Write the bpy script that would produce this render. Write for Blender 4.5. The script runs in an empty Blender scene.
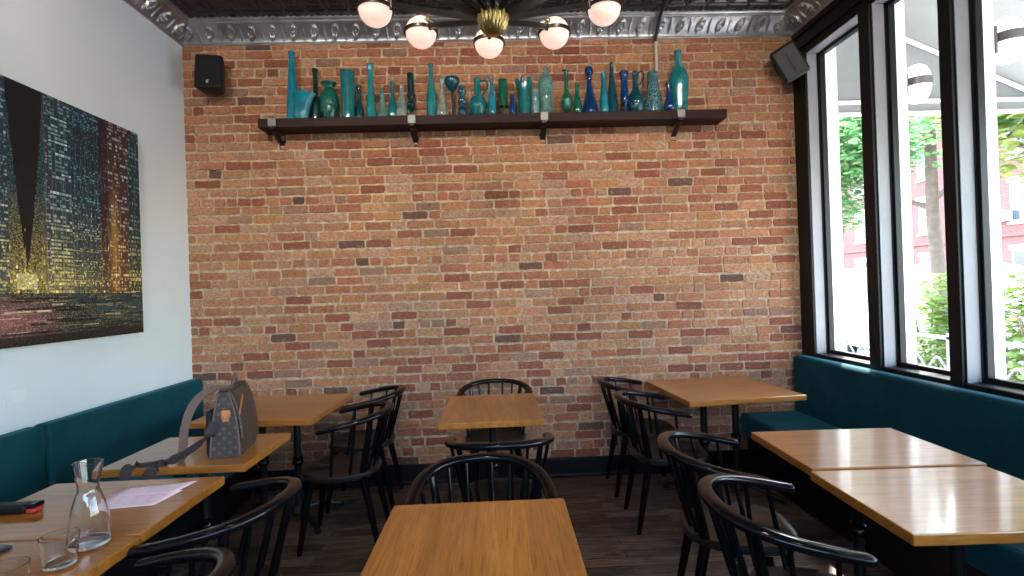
import bpy, bmesh, math, random
import numpy as np
from mathutils import Vector, Matrix
random.seed(7); rng = np.random.default_rng(7)
sc = bpy.context.scene; COL = sc.collection
PI = math.pi; R = math.radians

# ------------------------------------------------------------------ room measures (metres)
D = 4.094            # inner face of the brick wall
XL, XR = -2.42, 2.526
YB = -3.3            # wall behind the viewer
CEIL = 3.71
CROWN = 3.555        # bottom of the tin cornice
KT = .945
TT = 0.777           # table height

# ------------------------------------------------------------------ node helpers
class NT:
    def __init__(s, name):
        s.m = bpy.data.materials.new(name); s.m.use_nodes = True
        s.t = s.m.node_tree; s.n = s.t.nodes; s.b = s.n['Principled BSDF']; s.out = s.n['Material Output']
    def add(s, typ, **kw):
        n = s.n.new(typ)
        for k, v in kw.items():
            if k.startswith('i_'):
                k = k[2:]; k = int(k) if k.isdigit() else k.replace('_', ' ')
                n.inputs[k].default_value = v
            else: setattr(n, k, v)
        return n
    def link(s, a, b): s.t.links.new(a, b)
    def bset(s, **kw):
        for k, v in kw.items():
            k = k.replace('_', ' ')
            if k == 'Base Color' and len(v) == 3: v = (*v, 1)
            s.b.inputs[k].default_value = v
    def coords(s, scale=(1, 1, 1), kind='Object', jitter=False):
        tc = s.add('ShaderNodeTexCoord'); mp = s.add('ShaderNodeMapping')
        mp.inputs['Scale'].default_value = scale
        if jitter:
            oi = s.add('ShaderNodeObjectInfo'); sm = s.add('ShaderNodeMath', operation='MULTIPLY', i_1=37.0)
            s.link(oi.outputs['Random'], sm.inputs[0]); va = s.add('ShaderNodeVectorMath', operation='ADD')
            s.link(tc.outputs[kind], va.inputs[0]); s.link(sm.outputs[0], va.inputs[1]); s.link(va.outputs[0], mp.inputs['Vector'])
        else: s.link(tc.outputs[kind], mp.inputs['Vector'])
        return mp.outputs['Vector']
    def noise(s, vec, scale, detail=4, rough=.55, dist=0):
        n = s.add('ShaderNodeTexNoise'); n.inputs['Scale'].default_value = scale
        n.inputs['Detail'].default_value = detail; n.inputs['Roughness'].default_value = rough; n.inputs['Distortion'].default_value = dist
        if vec is not None: s.link(vec, n.inputs['Vector'])
        return n.outputs['Fac']
    def ramp(s, fac, stops):
        r = s.add('ShaderNodeValToRGB'); e = r.color_ramp.elements
        while len(e) < len(stops): e.new(.5)
        for i, (p, c) in enumerate(stops):
            e[i].position = p; e[i].color = (*c, 1) if len(c) == 3 else c
        s.link(fac, r.inputs['Fac']); return r.outputs['Color']
    def mix(s, fac, a, b, mode='MIX'):
        n = s.add('ShaderNodeMix', data_type='RGBA', blend_type=mode)
        for inp, v in ((n.inputs[0], fac), (n.inputs[6], a), (n.inputs[7], b)):
            if hasattr(v, 'is_linked') or hasattr(v, 'links'): s.link(v, inp)
            elif isinstance(v, (int, float)): inp.default_value = v
            else: inp.default_value = (*v, 1) if len(v) == 3 else v
        return n.outputs[2]
    def bump(s, h, strength=.3, dist=.01):
        b = s.add('ShaderNodeBump'); b.inputs['Strength'].default_value = strength; b.inputs['Distance'].default_value = dist
        s.link(h, b.inputs['Height']); s.link(b.outputs['Normal'], s.b.inputs['Normal'])
    def color(s, c): s.link(c, s.b.inputs['Base Color'])

def plain(name, col, rough=.5, metal=0., var=.0, vscale=8, bump=0, bscale=60, coat=0, **kw):
    t = NT(name); t.bset(Base_Color=col, Roughness=rough, Metallic=metal, **kw)
    if coat: t.bset(Coat_Weight=coat, Coat_Roughness=.08)
    if var:
        f = t.noise(t.coords(), vscale)
        t.color(t.ramp(f, [(.3, tuple(c*(1-var) for c in col)), (.7, tuple(min(1, c*(1+var)) for c in col))]))
    if bump: t.bump(t.noise(t.coords(), bscale, 3), bump, .004)
    return t.m

def wood(name, dark, mid, light, axis='X', plank=.11, rough=.30, coat=.55):
    t = NT(name)
    sx = (1.2, 14, 14) if axis == 'X' else (14, 1.2, 14)
    v = t.coords(sx, jitter=True)
    f = t.noise(v, 2.2, 6, .62, .6)
    c = t.ramp(f, [(.28, dark), (.5, mid), (.74, light)])
    v2 = t.coords((3, 90, 90) if axis == 'X' else (90, 3, 90), jitter=True)
    pores = t.noise(v2, 2.0, 3, .6)
    c = t.mix(t.ramp(pores, [(.36, (.55,)*3), (.5, (0, 0, 0))]), c, tuple(d*.6 for d in dark))
    tc = t.add('ShaderNodeTexCoord'); sep = t.add('ShaderNodeSeparateXYZ'); t.link(tc.outputs['Object'], sep.inputs[0])
    mu = t.add('ShaderNodeMath', operation='DIVIDE', i_1=plank); t.link(sep.outputs['Y' if axis == 'X' else 'X'], mu.inputs[0])
    fl = t.add('ShaderNodeMath', operation='FLOOR'); t.link(mu.outputs[0], fl.inputs[0])
    oi = t.add('ShaderNodeObjectInfo'); ad = t.add('ShaderNodeMath', operation='ADD'); t.link(fl.outputs[0], ad.inputs[0]); t.link(oi.outputs['Random'], ad.inputs[1])
    wn = t.add('ShaderNodeTexWhiteNoise', noise_dimensions='1D'); t.link(ad.outputs[0], wn.inputs['W'])
    k = t.ramp(wn.outputs['Value'], [(0, (.80, .78, .76)), (1, (1.1, 1.1, 1.1))])
    t.color(t.mix(1.0, c, k, 'MULTIPLY'))
    t.bset(Roughness=rough, Coat_Weight=coat, Coat_Roughness=.09)
    t.bump(pores, .06, .002)
    return t.m

# ------------------------------------------------------------------ materials
M = {}
M['oak_x'] = wood('oak_grain_across', (.25, .082, .012), (.37, .135, .021), (.46, .19, .036), 'X', .13)
M['oak_y'] = wood('oak_grain_along', (.25, .082, .012), (.37, .135, .021), (.46, .19, .036), 'Y', .16)
M['shelf_wood'] = wood('dark_stained_shelf_wood', (.010, .002, .0025), (.020, .0045, .005), (.034, .009, .009), 'X', .3, .55, 0); M['shelf_wood'].node_tree.nodes['Principled BSDF'].inputs['Specular IOR Level'].default_value = .2
M['black_gloss'] = plain('black_gloss_paint', (.003, .003, .004), .12, Specular_IOR_Level=.2)
M['seat_black'] = plain('worn_black_seat_paint', (.012, .010, .009), .30, var=.4, vscale=9, Specular_IOR_Level=.35)
M['iron'] = plain('black_cast_iron', (.005, .005, .006), .34, bump=.05, bscale=90, Specular_IOR_Level=.3)
M['rivet'] = plain('worn_steel', (.45, .44, .43), .4, .9)
M['trim_black'] = plain('black_trim_paint', (.006, .006, .008), .42, Specular_IOR_Level=.22)
M['reveal_grey'] = plain('grey_reveal_paint', (.20, .20, .215), .45, var=.06, vscale=5)
M['velvet'] = None
t = NT('teal_velvet'); f = t.noise(t.coords((1, 1, 1)), 5, 4, .6)
t.color(t.ramp(f, [(.3, (.001, .034, .047)), (.7, (.0015, .052, .068))]))
t.bset(Roughness=.85, Specular_IOR_Level=.2, Sheen_Weight=.22, Sheen_Roughness=.3, Sheen_Tint=(.15, .75, .9, 1)); t.bump(t.noise(t.coords(), 350, 2), .15, .002)
M['velvet'] = t.m
M['plaster'] = plain('white_wall_paint', (.64, .69, .73), .7, var=.015, vscale=3, bump=.04, bscale=140)
M['near_paint'] = plain('dark_brown_wall_paint', (.075, .06, .05), .7)
M['plate'] = plain('white_plastic_plate', (.68, .71, .73), .4)
M['brass'] = plain('brushed_brass', (.42, .31, .12), .3, 1.0, var=.12, vscale=12)
M['dark_bronze'] = plain('dark_bronze_metal', (.022, .020, .018), .35, .6)
M['gunmetal'] = plain('gunmetal_clip', (.17, .165, .165), .45, .6, var=.15, vscale=30)
M['speaker_black'] = plain('black_speaker_plastic', (.005, .006, .007), .5, Specular_IOR_Level=.25)
M['speaker_grille'] = plain('black_speaker_mesh', (.006, .007, .009), .65, bump=.4, bscale=500, Specular_IOR_Level=.2)
M['speaker_teal'] = plain('charcoal_speaker_plastic', (.010, .015, .017), .5, Specular_IOR_Level=.3)
M['conduit'] = plain('painted_conduit_grey', (.46, .45, .43), .45)
M['conduit_dark'] = plain('painted_conduit_black', (.012, .012, .012), .4)
M['canvas_side'] = plain('black_canvas_edge', (.008, .008, .009), .7)
M['chrome'] = plain('chrome_fitting', (.6, .6, .62), .15, 1.0)
M['paper_pink'] = plain('pink_paper', (.80, .61, .69), .8, var=.03, vscale=20)
M['ink'] = plain('printed_grey_ink', (.60, .46, .54), .8)
M['red_plastic'] = plain('red_plastic_cap', (.45, .03, .03), .35)
M['blue_edge'] = plain('dark_blue_case', (.015, .03, .06), .3)
M['screen'] = plain('dark_phone_glass', (.012, .016, .022), .08)
M['leather_tan'] = plain('tan_leather', (.50, .17, .055), .45, var=.15, vscale=20)
M['strap_web'] = plain('dark_brown_webbing', (.030, .021, .023), .75, var=.2, vscale=90)
M['strap_tan'] = plain('faded_brown_webbing', (.17, .105, .085), .75, var=.15, vscale=60)
M['piping'] = plain('brown_bag_piping', (.13, .075, .07), .55)
M['gap_black'] = plain('black_gap_shade', (.008, .007, .008), .8)  # stands in for the dark gap beside the bag
# brown canvas with small tan motifs
t = NT('brown_printed_canvas'); v = t.coords((1, 1, 1), 'UV')
vo = t.add('ShaderNodeTexVoronoi', distance='MANHATTAN', i_Scale=1.0, i_Randomness=0.0); t.link(v, vo.inputs['Vector'])
motif = t.ramp(vo.outputs['Distance'], [(.0, (.15, .11, .07)), (.16, (.09, .066, .045)), (.26, (.12, .088, .058)), (.34, (.042, .030, .026))])
t.color(t.mix(t.ramp(t.noise(t.coords(), 14), [(.4, (0,)*3), (.7, (.5,)*3)]), motif, (.030, .022, .020))); t.bset(Roughness=.5); t.bump(t.noise(t.coords(), 25, 3), .25, .01); M['bag'] = t.m
# thin window glass
def thin_glass(name, tint, fres=.9):
    t = NT(name); t.n.remove(t.b)
    tr = t.add('ShaderNodeBsdfTransparent'); tr.inputs[0].default_value = (*tint, 1)
    gl = t.add('ShaderNodeBsdfGlossy'); gl.inputs['Roughness'].default_value = .02
    lw = t.add('ShaderNodeLayerWeight', i_Blend=.5); mx = t.add('ShaderNodeMixShader')
    t.link(t.ramp(lw.outputs['Facing'], [(0, (.035,)*3), (.55, (.06,)*3), (.85, (.30,)*3), (1, (.9,)*3)]), mx.inputs[0]); t.link(tr.outputs[0], mx.inputs[1]); t.link(gl.outputs[0], mx.inputs[2]); t.link(mx.outputs[0], t.out.inputs['Surface'])
    return t.m
M['pane'] = thin_glass('window_glass', (.97, .985, .98))
t = NT('clear_tableware_glass'); t.bset(Base_Color=(.97, .985, .985), Roughness=.0, IOR=1.45, Transmission_Weight=1.0); M['clear'] = t.m
def vase_glass(name, col, trans=.55, rough=.10):
    t = NT(name); f = t.noise(t.coords((1, 1, 1), jitter=True), 12, 3)
    t.color(t.ramp(f, [(.3, tuple(c*.7 for c in col)), (.7, tuple(min(1, c*1.25) for c in col))]))
    t.bset(Roughness=rough, IOR=1.45, Transmission_Weight=trans, Coat_Weight=.5, Coat_Roughness=.03); return t.m
M['g_cerulean'] = vase_glass('cerulean_glass', (.012, .19, .27), .25)
M['g_teal'] = vase_glass('teal_glass', (.012, .17, .19), .35)
M['g_emerald'] = vase_glass('emerald_glass', (.008, .12, .085), .35)
M['g_dark'] = vase_glass('very_dark_green_glass', (.004, .034, .034), .2)
M['g_navy'] = vase_glass('deep_blue_glass', (.004, .045, .16), .35)
M['g_green'] = vase_glass('green_glass', (.012, .15, .10), .4)
M['g_bluegreen'] = vase_glass('dark_blue_green_glass', (.006, .075, .105), .3)
M['g_pale'] = vase_glass('pale_aqua_glass', (.28, .62, .62), .8, .05)
M['g_clear'] = vase_glass('clear_aqua_glass', (.62, .80, .76), .85, .05)
M['g_aqua'] = vase_glass('aqua_glass', (.03, .30, .33), .5)
t = NT('speckled_teal_glass'); f = t.noise(t.coords(), 160, 2, .5)
t.color(t.ramp(f, [(.55, (.006, .07, .09)), (.66, (.45, .60, .60))])); t.bset(Roughness=.15); M['g_speck'] = t.m
# globe lamp glass: it gives off light
def lamp(name, col, st):
    t = NT(name); t.bset(Base_Color=(.45, .38, .34), Roughness=.35); t.b.inputs['Emission Color'].default_value = (*col, 1); t.b.inputs['Emission Strength'].default_value = st; return t.m
M['globe'] = lamp('lit_opal_globe', (1.0, .69, .56), .86)
M['sconce_globe'] = lamp('outdoor_opal_globe', (1.0, .97, .92), 1.6)
# bricks: colour from the bricks themselves
t = NT('old_brick'); ca = t.add('ShaderNodeVertexColor'); ca.layer_name = 'brick_colour'
n1 = t.noise(t.coords((1, 1, 1.3)), 40, 8, .8); n2 = t.noise(t.coords((1, 1, 1)), 6, 4, .6)
c = t.mix(t.ramp(n1, [(.40, (.9,)*3), (.56, (0,)*3)]), ca.outputs['Color'], t.mix(.62, ca.outputs['Color'], (.11, .05, .034)))
smear = t.ramp(t.noise(t.coords((1, 1, 1.6)), 24, 8, .8), [(.53, (0,)*3), (.66, (.55,)*3)])
c = t.mix(smear, c, (.50, .30, .175)); t.color(c)
t.bset(Roughness=.88); t.bump(t.noise(t.coords(), 48, 8, .75), 1.0, .02); M['brick'] = t.m
t = NT('lime_mortar'); t.color(t.ramp(t.noise(t.coords(), 22, 5, .65), [(.3, (.22, .14, .085)), (.52, (.46, .335, .225)), (.72, (.60, .47, .335))]))
t.bset(Roughness=.95); t.bump(t.noise(t.coords(), 60, 5, .7), .8, .012); M['mortar'] = t.m
# tin ceiling paint
M['tin'] = plain('black_tin_paint', (.022, .019, .018), .30, .15, var=.25, vscale=4, bump=.05, bscale=40)
M['tin_crown'] = plain('dark_silver_tin_paint', (.36, .365, .385), .40, .85, var=.25, vscale=6, bump=.08, bscale=60)
# floor boards
t = NT('dark_floor_boards'); bt = t.add('ShaderNodeTexBrick'); t.link(t.coords(), bt.inputs['Vector'])
bt.offset = .37; bt.offset_frequency = 2
for k, vv in dict(Scale=1.0, Mortar_Size=.0022, Mortar_Smooth=.1, Bias=0.0, Brick_Width=1.1, Row_Height=.083).items(): bt.inputs[k.replace('_', ' ')].default_value = vv
bt.inputs['Color1'].default_value = (.045, .026, .017, 1); bt.inputs['Color2'].default_value = (.17, .108, .072, 1); bt.inputs['Mortar'].default_value = (.010, .006, .005, 1)
g = t.noise(t.coords((2.2, 34, 1)), 2.5, 6, .65, .4)
c = t.mix(t.ramp(g, [(.38, (.85,)*3), (.58, (0,)*3)]), bt.outputs['Color'], (.018, .010, .008))
wear = t.ramp(t.noise(t.coords((1.6, 7, 1)), 3, 5, .7), [(.5, (0,)*3), (.75, (.55,)*3)])
t.color(t.mix(wear, c, (.22, .165, .125))); t.bset(Roughness=.5, Specular_IOR_Level=.25); t.bump(bt.outputs['Fac'], -.3, .003); M['floor'] = t.m
# outdoors
M['white_ext'] = plain('white_exterior_paint', (.85, .85, .83), .6)
M['awning'] = plain('grey_awning_canvas', (.25, .265, .255), .8, var=.05, vscale=4)
M['awning_pipe'] = plain('white_awning_pipe', (.85, .85, .85), .4)
M['concrete'] = plain('pale_concrete', (.48, .46, .43), .9, var=.08, vscale=2)
M['asphalt'] = plain('sunlit_asphalt', (.13, .13, .135), .9, var=.08, vscale=3)
M['car_white'] = plain('white_car_paint', (.85, .86, .87), .25, coat=.5)
M['car_silver'] = plain('silver_car_paint', (.28, .31, .33), .3, coat=.5)
M['car_glass'] = plain('dark_car_glass', (.05, .07, .08), .08)
M['tyre'] = plain('black_tyre', (.02, .02, .02), .8)
M['bark'] = plain('tree_bark', (.10, .075, .055), .9, var=.25, vscale=12, bump=.4, bscale=30)
M['rail_iron'] = plain('grey_railing_iron', (.10, .12, .13), .5)
M['stone'] = plain('pale_lintel_stone', (.62, .58, .53), .9)
M['far_glass'] = plain('dark_far_glass', (.05, .06, .075), .15)
M['far_white'] = plain('white_far_paint', (.7, .7, .68), .6)
M['far_green'] = plain('dark_green_awning', (.02, .10, .07), .7)
t = NT('red_far_brick'); bt = t.add('ShaderNodeTexBrick'); tc = t.add('ShaderNodeTexCoord'); mp = t.add('ShaderNodeMapping'); mp.inputs['Rotation'].default_value = (0, PI/2, PI/2)
t.link(tc.outputs['Object'], mp.inputs['Vector']); t.link(mp.outputs[0], bt.inputs['Vector'])
for k, vv in dict(Scale=1.0, Mortar_Size=.012, Brick_Width=.23, Row_Height=.08).items(): bt.inputs[k.replace('_', ' ')].default_value = vv
bt.inputs['Color1'].default_value = (.20, .06, .05, 1); bt.inputs['Color2'].default_value = (.16, .045, .038, 1); bt.inputs['Mortar'].default_value = (.18, .10, .085, 1)
t.color(bt.outputs['Color']); t.bset(Roughness=.9); M['far_brick'] = t.m
def leafmat(name, a, b):
    t = NT(name); oi = t.noise(t.coords(), 2.5, 3)
    c = t.ramp(oi, [(.3, a), (.7, b)]); t.color(c); t.bset(Roughness=.55)
    tl = t.add('ShaderNodeBsdfTranslucent'); t.link(c, tl.inputs[0]); mx = t.add('ShaderNodeMixShader', i_0=.45)
    t.link(t.b.outputs[0], mx.inputs[1]); t.link(tl.outputs[0], mx.inputs[2]); t.link(mx.outputs[0], t.out.inputs['Surface']); return t.m
M['leaf'] = leafmat('fresh_green_leaves', (.05, .17, .055), (.15, .30, .10))
M['leaf_yellow'] = leafmat('yellow_green_leaves', (.11, .19, .03), (.28, .32, .07))
M['leaf_bush'] = leafmat('bush_leaves', (.07, .17, .03), (.22, .28, .08))

# ------------------------------------------------------------------ mesh helpers
class MB:
    def __init__(s): s.v = []; s.f = []; s.mi = []; s.sm = []
    def raw(s, verts, faces, mi=0, smooth=False):
        o = len(s.v); s.v += [tuple(p) for p in verts]
        for f in faces: s.f.append([i+o for i in f]); s.mi.append(mi); s.sm.append(smooth)
    def box(s, x0, x1, y0, y1, z0, z1, bev=0., mi=0, seg=2, mat=None):
        bm = bmesh.new(); bmesh.ops.create_cube(bm, size=1)
        for v in bm.verts: v.co = Vector(((x0+x1)/2+v.co.x*(x1-x0), (y0+y1)/2+v.co.y*(y1-y0), (z0+z1)/2+v.co.z*(z1-z0)))
        if bev: bmesh.ops.bevel(bm, geom=bm.edges[:], offset=min(bev, .49*min(x1-x0, y1-y0, z1-z0)), segments=seg, profile=.5, affect='EDGES')
        s.bm(bm, mi, False, mat)
    def bm(s, bm, mi=0, smooth=False, mat=None):
        if mat is not None: bmesh.ops.transform(bm, matrix=mat, verts=bm.verts)
        bm.verts.index_update(); s.raw([v.co[:] for v in bm.verts], [[v.index for v in f.verts] for f in bm.faces], mi, smooth); bm.free()
    def lathe(s, prof, n=20, c=(0, 0, 0), mi=0, mat=None, sx=1, sy=1, caps=True):
        """prof: list of (radius, z)"""
        vs = []; fs = []
        for r, z in prof:
            for k in range(n):
                a = 2*PI*k/n; p = Vector((r*math.cos(a)*sx, r*math.sin(a)*sy, z))
                if mat is not None: p = mat @ p
                vs.append((p.x+c[0], p.y+c[1], p.z+c[2]))
        for i in range(len(prof)-1):
            for k in range(n):
                fs.append([i*n+k, i*n+(k+1) % n, (i+1)*n+(k+1) % n, (i+1)*n+k])
        if caps:
            if prof[0][0] > 1e-5: fs.append(list(range(n))[::-1])
            if prof[-1][0] > 1e-5: fs.append([(len(prof)-1)*n+k for k in range(n)])
        s.raw(vs, fs, mi, True)
    def tube(s, pts, rad, n=10, mi=0, sec=None, up=None, caps=True):
        """sweep a circle (or section list of (side, up) offsets) along pts; rad scalar or per-point list"""
        P = [Vector(p) for p in pts]; m = len(P)
        rr = rad if isinstance(rad, (list, tuple)) else [rad]*m
        T = []
        for i in range(m):
            d = (P[min(i+1, m-1)]-P[max(i-1, 0)]); T.append(d.normalized())
        u = Vector(up) if up else (Vector((0, 0, 1)) if abs(T[0].z) < .9 else Vector((1, 0, 0)))
        vs = []; fs = []
        k = len(sec) if sec else n
        for i in range(m):
            if not up: u = (u-T[i]*u.dot(T[i]))
            sd = T[i].cross(u).normalized(); w = sd.cross(T[i]).normalized()
            if not up: u = w
            for j in range(k):
                if sec: a, b = sec[j][0]*rr[i], sec[j][1]*rr[i]
                else: a, b = rr[i]*math.cos(2*PI*j/n), rr[i]*math.sin(2*PI*j/n)
                vs.append(P[i]+sd*a+w*b)
        for i in range(m-1):
            for j in range(k): fs.append([i*k+j, i*k+(j+1) % k, (i+1)*k+(j+1) % k, (i+1)*k+j])
        if caps: fs.append(list(range(k))[::-1]); fs.append([(m-1)*k+j for j in range(k)])
        s.raw(vs, fs, mi, True)
    def sphere(s, c, r, n=20, mi=0, sz=1.0, k=12):
        s.lathe([(max(r*math.sin(PI*i/k), 1e-4), -r*sz*math.cos(PI*i/k)) for i in range(k+1)], n, c, mi, caps=False)
    def build(s, name, mats, parent=None, loc=None, rot=None, auto=True, bevel=0, mesh_only=False):
        me = bpy.data.meshes.new(name); me.from_pydata(s.v, [], s.f)
        for m in (mats if isinstance(mats, (list, tuple)) else [mats]): me.materials.append(m)
        me.polygons.foreach_set('material_index', s.mi); me.polygons.foreach_set('use_smooth', s.sm); me.update()
        bm = bmesh.new(); bm.from_mesh(me); bmesh.ops.recalc_face_normals(bm, faces=bm.faces)
        for e in bm.edges:
            if len(e.link_faces) == 2 and e.calc_face_angle(0) > R(38): e.smooth = False
        bm.to_mesh(me); bm.free()
        if mesh_only: return me
        o = bpy.data.objects.new(name, me); COL.objects.link(o)
        if parent: o.parent = parent
        if loc is not None: o.location = loc
        if rot is not None: o.rotation_euler = rot
        return o
def oval(w, h, n=12, p=2.4):
    out = []
    for i in range(n):
        a = 2*PI*i/n; c, s_ = math.cos(a), math.sin(a)
        out.append((w*math.copysign(abs(c)**(2/p), c), h*math.copysign(abs(s_)**(2/p), s_)))
    return out
def smooth_path(pts, k=8):
    P = [Vector(p) for p in pts]; out = []
    for i in range(len(P)-1):
        a, b, c, d = P[max(i-1, 0)], P[i], P[i+1], P[min(i+2, len(P)-1)]
        for j in range(k):
            t = j/k
            out.append(.5*((2*b)+(c-a)*t+(2*a-5*b+4*c-d)*t*t+(3*b-a-3*c+d)*t**3))
    out.append(P[-1]); return out
def tag(o, label, cat, group=None, kind=None):
    o['label'] = label; o['category'] = cat
    if group: o['group'] = group
    if kind: o['kind'] = kind
    return o
def struct(o): o['kind'] = 'structure'; return o
def empty(name, loc=(0, 0, 0), rz=0, rot=None):
    o = bpy.data.objects.new(name, None); o.empty_display_size = .1; COL.objects.link(o)
    o.location = loc; o.rotation_euler = rot if rot else (0, 0, rz); return o
def dup(root, loc=None, rz=None, **props):
    def cp(o, parent):
        c = o.copy(); COL.objects.link(c)
        if parent: c.parent = parent
        for ch in kids.get(o.name, []): cp(ch, c)
        return c
    kids = {}
    for o in COL.objects:
        if o.parent: kids.setdefault(o.parent.name, []).append(o)
    r = cp(root, None)
    if loc is not None: r.location = loc
    if rz is not None: r.rotation_euler = (0, 0, rz)
    for k, v in props.items(): r[k] = v
    return r

# ================================================================== SETTING
# ---- floor
m = MB(); m.box(XL-.1, XR+.2, YB-.1, D+.15, -.12, 0); fl = struct(m.build('floor', M['floor']))
tag(fl, 'dark worn timber floorboards running across the room', 'floor')
# ---- left wall, near wall
m = MB(); m.box(XL-.14, XL, YB-.1, D+.15, 0, 3.85)
tag(struct(m.build('wall_left', M['plaster'])), 'smooth white painted wall behind the city painting', 'wall')
m = MB()
m.box(XL, -2.25, YB-.14, YB, 0, 3.85); m.box(2.3, XR+.2, YB-.14, YB, 0, 3.85); m.box(-2.25, 2.3, YB-.14, YB, 0, 2.3); m.box(-2.25, 2.3, YB-.14, YB, 3.4, 3.85)  # unseen wall kept dark; its high opening is added to let light in
tag(struct(m.build('wall_near', M['near_paint'])), 'dark unseen wall behind the viewer with a high opening added for light', 'wall')
# ---- brick wall, every brick modelled in one wall mesh
def brick_wall():
    course = .0730; z = .0; mb = MB(); cols = []
    x0, x1 = XL-.02, XR+.05
    pal = [((.46, .195, .098), 36), ((.49, .235, .128), 26), ((.39, .135, .068), 26), ((.49, .27, .17), 13), ((.28, .082, .044), 14), ((.125, .060, .045), 2), ((.45, .20, .085), 9), ((.34, .18, .125), 6)]
    pk = [p for p, w in pal for _ in range(w)]
    lowpk = [p for p, w in pal for _ in range(w*(3 if p[0] < .38 else 1))]
    r = 0
    n_c = int(3.62/course)+1
    def add_brick(a, b, za, zb, colr):
        jit = lambda s: random.uniform(-s, s)
        d = .0125+random.uniform(-.0035, .0035)
        # eight-point outline, slightly ragged
        w, h = b-a, zb-za
        ch = min(.007, w*.2)
        nn = 5 if w > .14 else 3; xs_ = [a+ch+(w-2*ch)*i/(nn-1) for i in range(nn)]
        out = [(x, za) for x in xs_]+[(b, za+ch), (b+.001, (za+zb)/2), (b, zb-ch)]+[(x, zb) for x in xs_[::-1]]+[(a, zb-ch), (a-.001, (za+zb)/2), (a, za+ch)]
        out = [(x+jit(.0030), y+jit(.0036)) for x, y in out]
        cx, cz = (a+b)/2, (za+zb)/2
        inn = [(x+(cx-x)/max(w, .01)*.009+jit(.0016), y+(cz-y)/h*.008+jit(.0016)) for x, y in out]
        base = len(mb.v); tx, tz = jit(.012), jit(.035)
        vs = [(x, D+.004, y) for x, y in out]+[(x, D-d-tx*(x-cx)-tz*(y-cz), y) for x, y in inn]
        n = len(out)
        fs = [[i, (i+1) % n, n+(i+1) % n, n+i] for i in range(n)]+[[n+i for i in range(n)]]
        mb.raw(vs, fs, 0, True); cols.extend([colr]*len(vs))
    while r < n_c:
        zc = r*course; header = r % 7 == 3
        L = .103 if header else .2135
        off = -random.uniform(0, L) if not header else -random.uniform(0, .1)
        off = (-L*.5 if r % 2 else 0)+random.uniform(-.03, .03)
        x = x0+off; wob = random.uniform(0, 6)
        while x < x1:
            l = L+random.uniform(-.012, .012)
            if not header and random.random() < .12: l = .103+random.uniform(-.01, .02)
            if header and random.random() < .15: l = .2
            a, b = max(x, x0), min(x+l-.0098, x1)
            if b-a > .02:
                wv = .004*math.sin(x*1.3+wob)
                zz = zc+wv+random.uniform(-.002, .002)
                lo = zc < 1.25
                p = random.choice(lowpk if lo and random.random() < .8 else pk)
                k = random.uniform(.86, 1.14)
                add_brick(a, b, zz+.0041, zz+course-.0041, (p[0]*k, p[1]*k*random.uniform(.95, 1.05), p[2]*k, 1))
            x += l
        r += 1
    nb = len(mb.v)
    # mortar bed: a grid with slightly wavy depth
    nx, nz = 150, 110
    vs = []
    for j in range(nz+1):
        for i in range(nx+1):
            vs.append((x0+(x1-x0)*i/nx, D-.003-random.uniform(0, .004), 3.68*j/nz))
    fs = [[j*(nx+1)+i, j*(nx+1)+i+1, (j+1)*(nx+1)+i+1, (j+1)*(nx+1)+i] for j in range(nz) for i in range(nx)]
    mb.raw(vs, fs, 1, True); cols.extend([(.4, .3, .2, 1)]*len(vs))
    mb.raw([(x, y, z) for y in (D+.005, D+.2) for z in (0, 3.85) for x in (x0, x1)], [[4, 5, 7, 6], [0, 1, 5, 4], [2, 3, 7, 6], [0, 2, 6, 4], [1, 3, 7, 5]], 1); cols.extend([(.4, .3, .2, 1)]*8)
    me = bpy.data.meshes.new('wall_far'); me.from_pydata(mb.v, [], mb.f)
    me.materials.append(M['brick']); me.materials.append(M['mortar']); me.polygons.foreach_set('material_index', mb.mi)
    me.polygons.foreach_set('use_smooth', [False]*len(mb.f))
    at = me.color_attributes.new('brick_colour', 'FLOAT_COLOR', 'POINT'); at.data.foreach_set('color', np.array(cols, dtype=np.float32).ravel())
    me.update(); bm = bmesh.new(); bm.from_mesh(me); bmesh.ops.recalc_face_normals(bm, faces=bm.faces); bm.to_mesh(me); bm.free()
    o = bpy.data.objects.new('wall_far', me); COL.objects.link(o); return o
tag(struct(brick_wall()), 'exposed red and tan old brick wall with pale mortar under the shelf', 'wall')
# ---- baseboard
m = MB(); m.box(XL, XR, D-.03, D-.002, 0, .155, .006); m.box(XL, XR, D-.045, D-.03, 0, .03, .006)
tag(struct(m.build('baseboard_far', M['trim_black'])), 'black painted baseboard along the foot of the brick wall', 'baseboard')

# ---- tin ceiling: pressed square tiles
def tin_ceiling():
    mb = MB(); s = .1635
    x0, x1, y0, y1 = XL-.1, XR+.15, YB-.1, D+.1
    nx, ny = int((x1-x0)/s)+1, int((y1-y0)/s)+1
    for j in range(ny):
        for i in range(nx):
            a, b = x0+i*s, y1-j*s
            rings = [(0, 0), (.006, .0), (.016, -.010), (.030, -.010), (.042, -.002), (.058, -.004), (.072, -.010)]
            vs = []
            for q, dz in rings: vs += [(a+q, b-q, CEIL+dz), (a+s-q, b-q, CEIL+dz), (a+s-q, b-s+q, CEIL+dz), (a+q, b-s+q, CEIL+dz)]
            fs = []
            for k in range(len(rings)-1):
                for e in range(4): fs.append([k*4+e, k*4+(e+1) % 4, k*4+4+(e+1) % 4, k*4+4+e])
            fs.append([len(vs)-4+e for e in range(4)])
            mb.raw(vs, fs)
    mb.raw([(x0, y0, CEIL+.14), (x1, y0, CEIL+.14), (x1, y1, CEIL+.14), (x0, y1, CEIL+.14)], [[0, 1, 2, 3]])
    return mb.build('ceiling', M['tin'])
tag(struct(tin_ceiling()), 'black pressed tin ceiling of small square tiles', 'ceiling')
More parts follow.
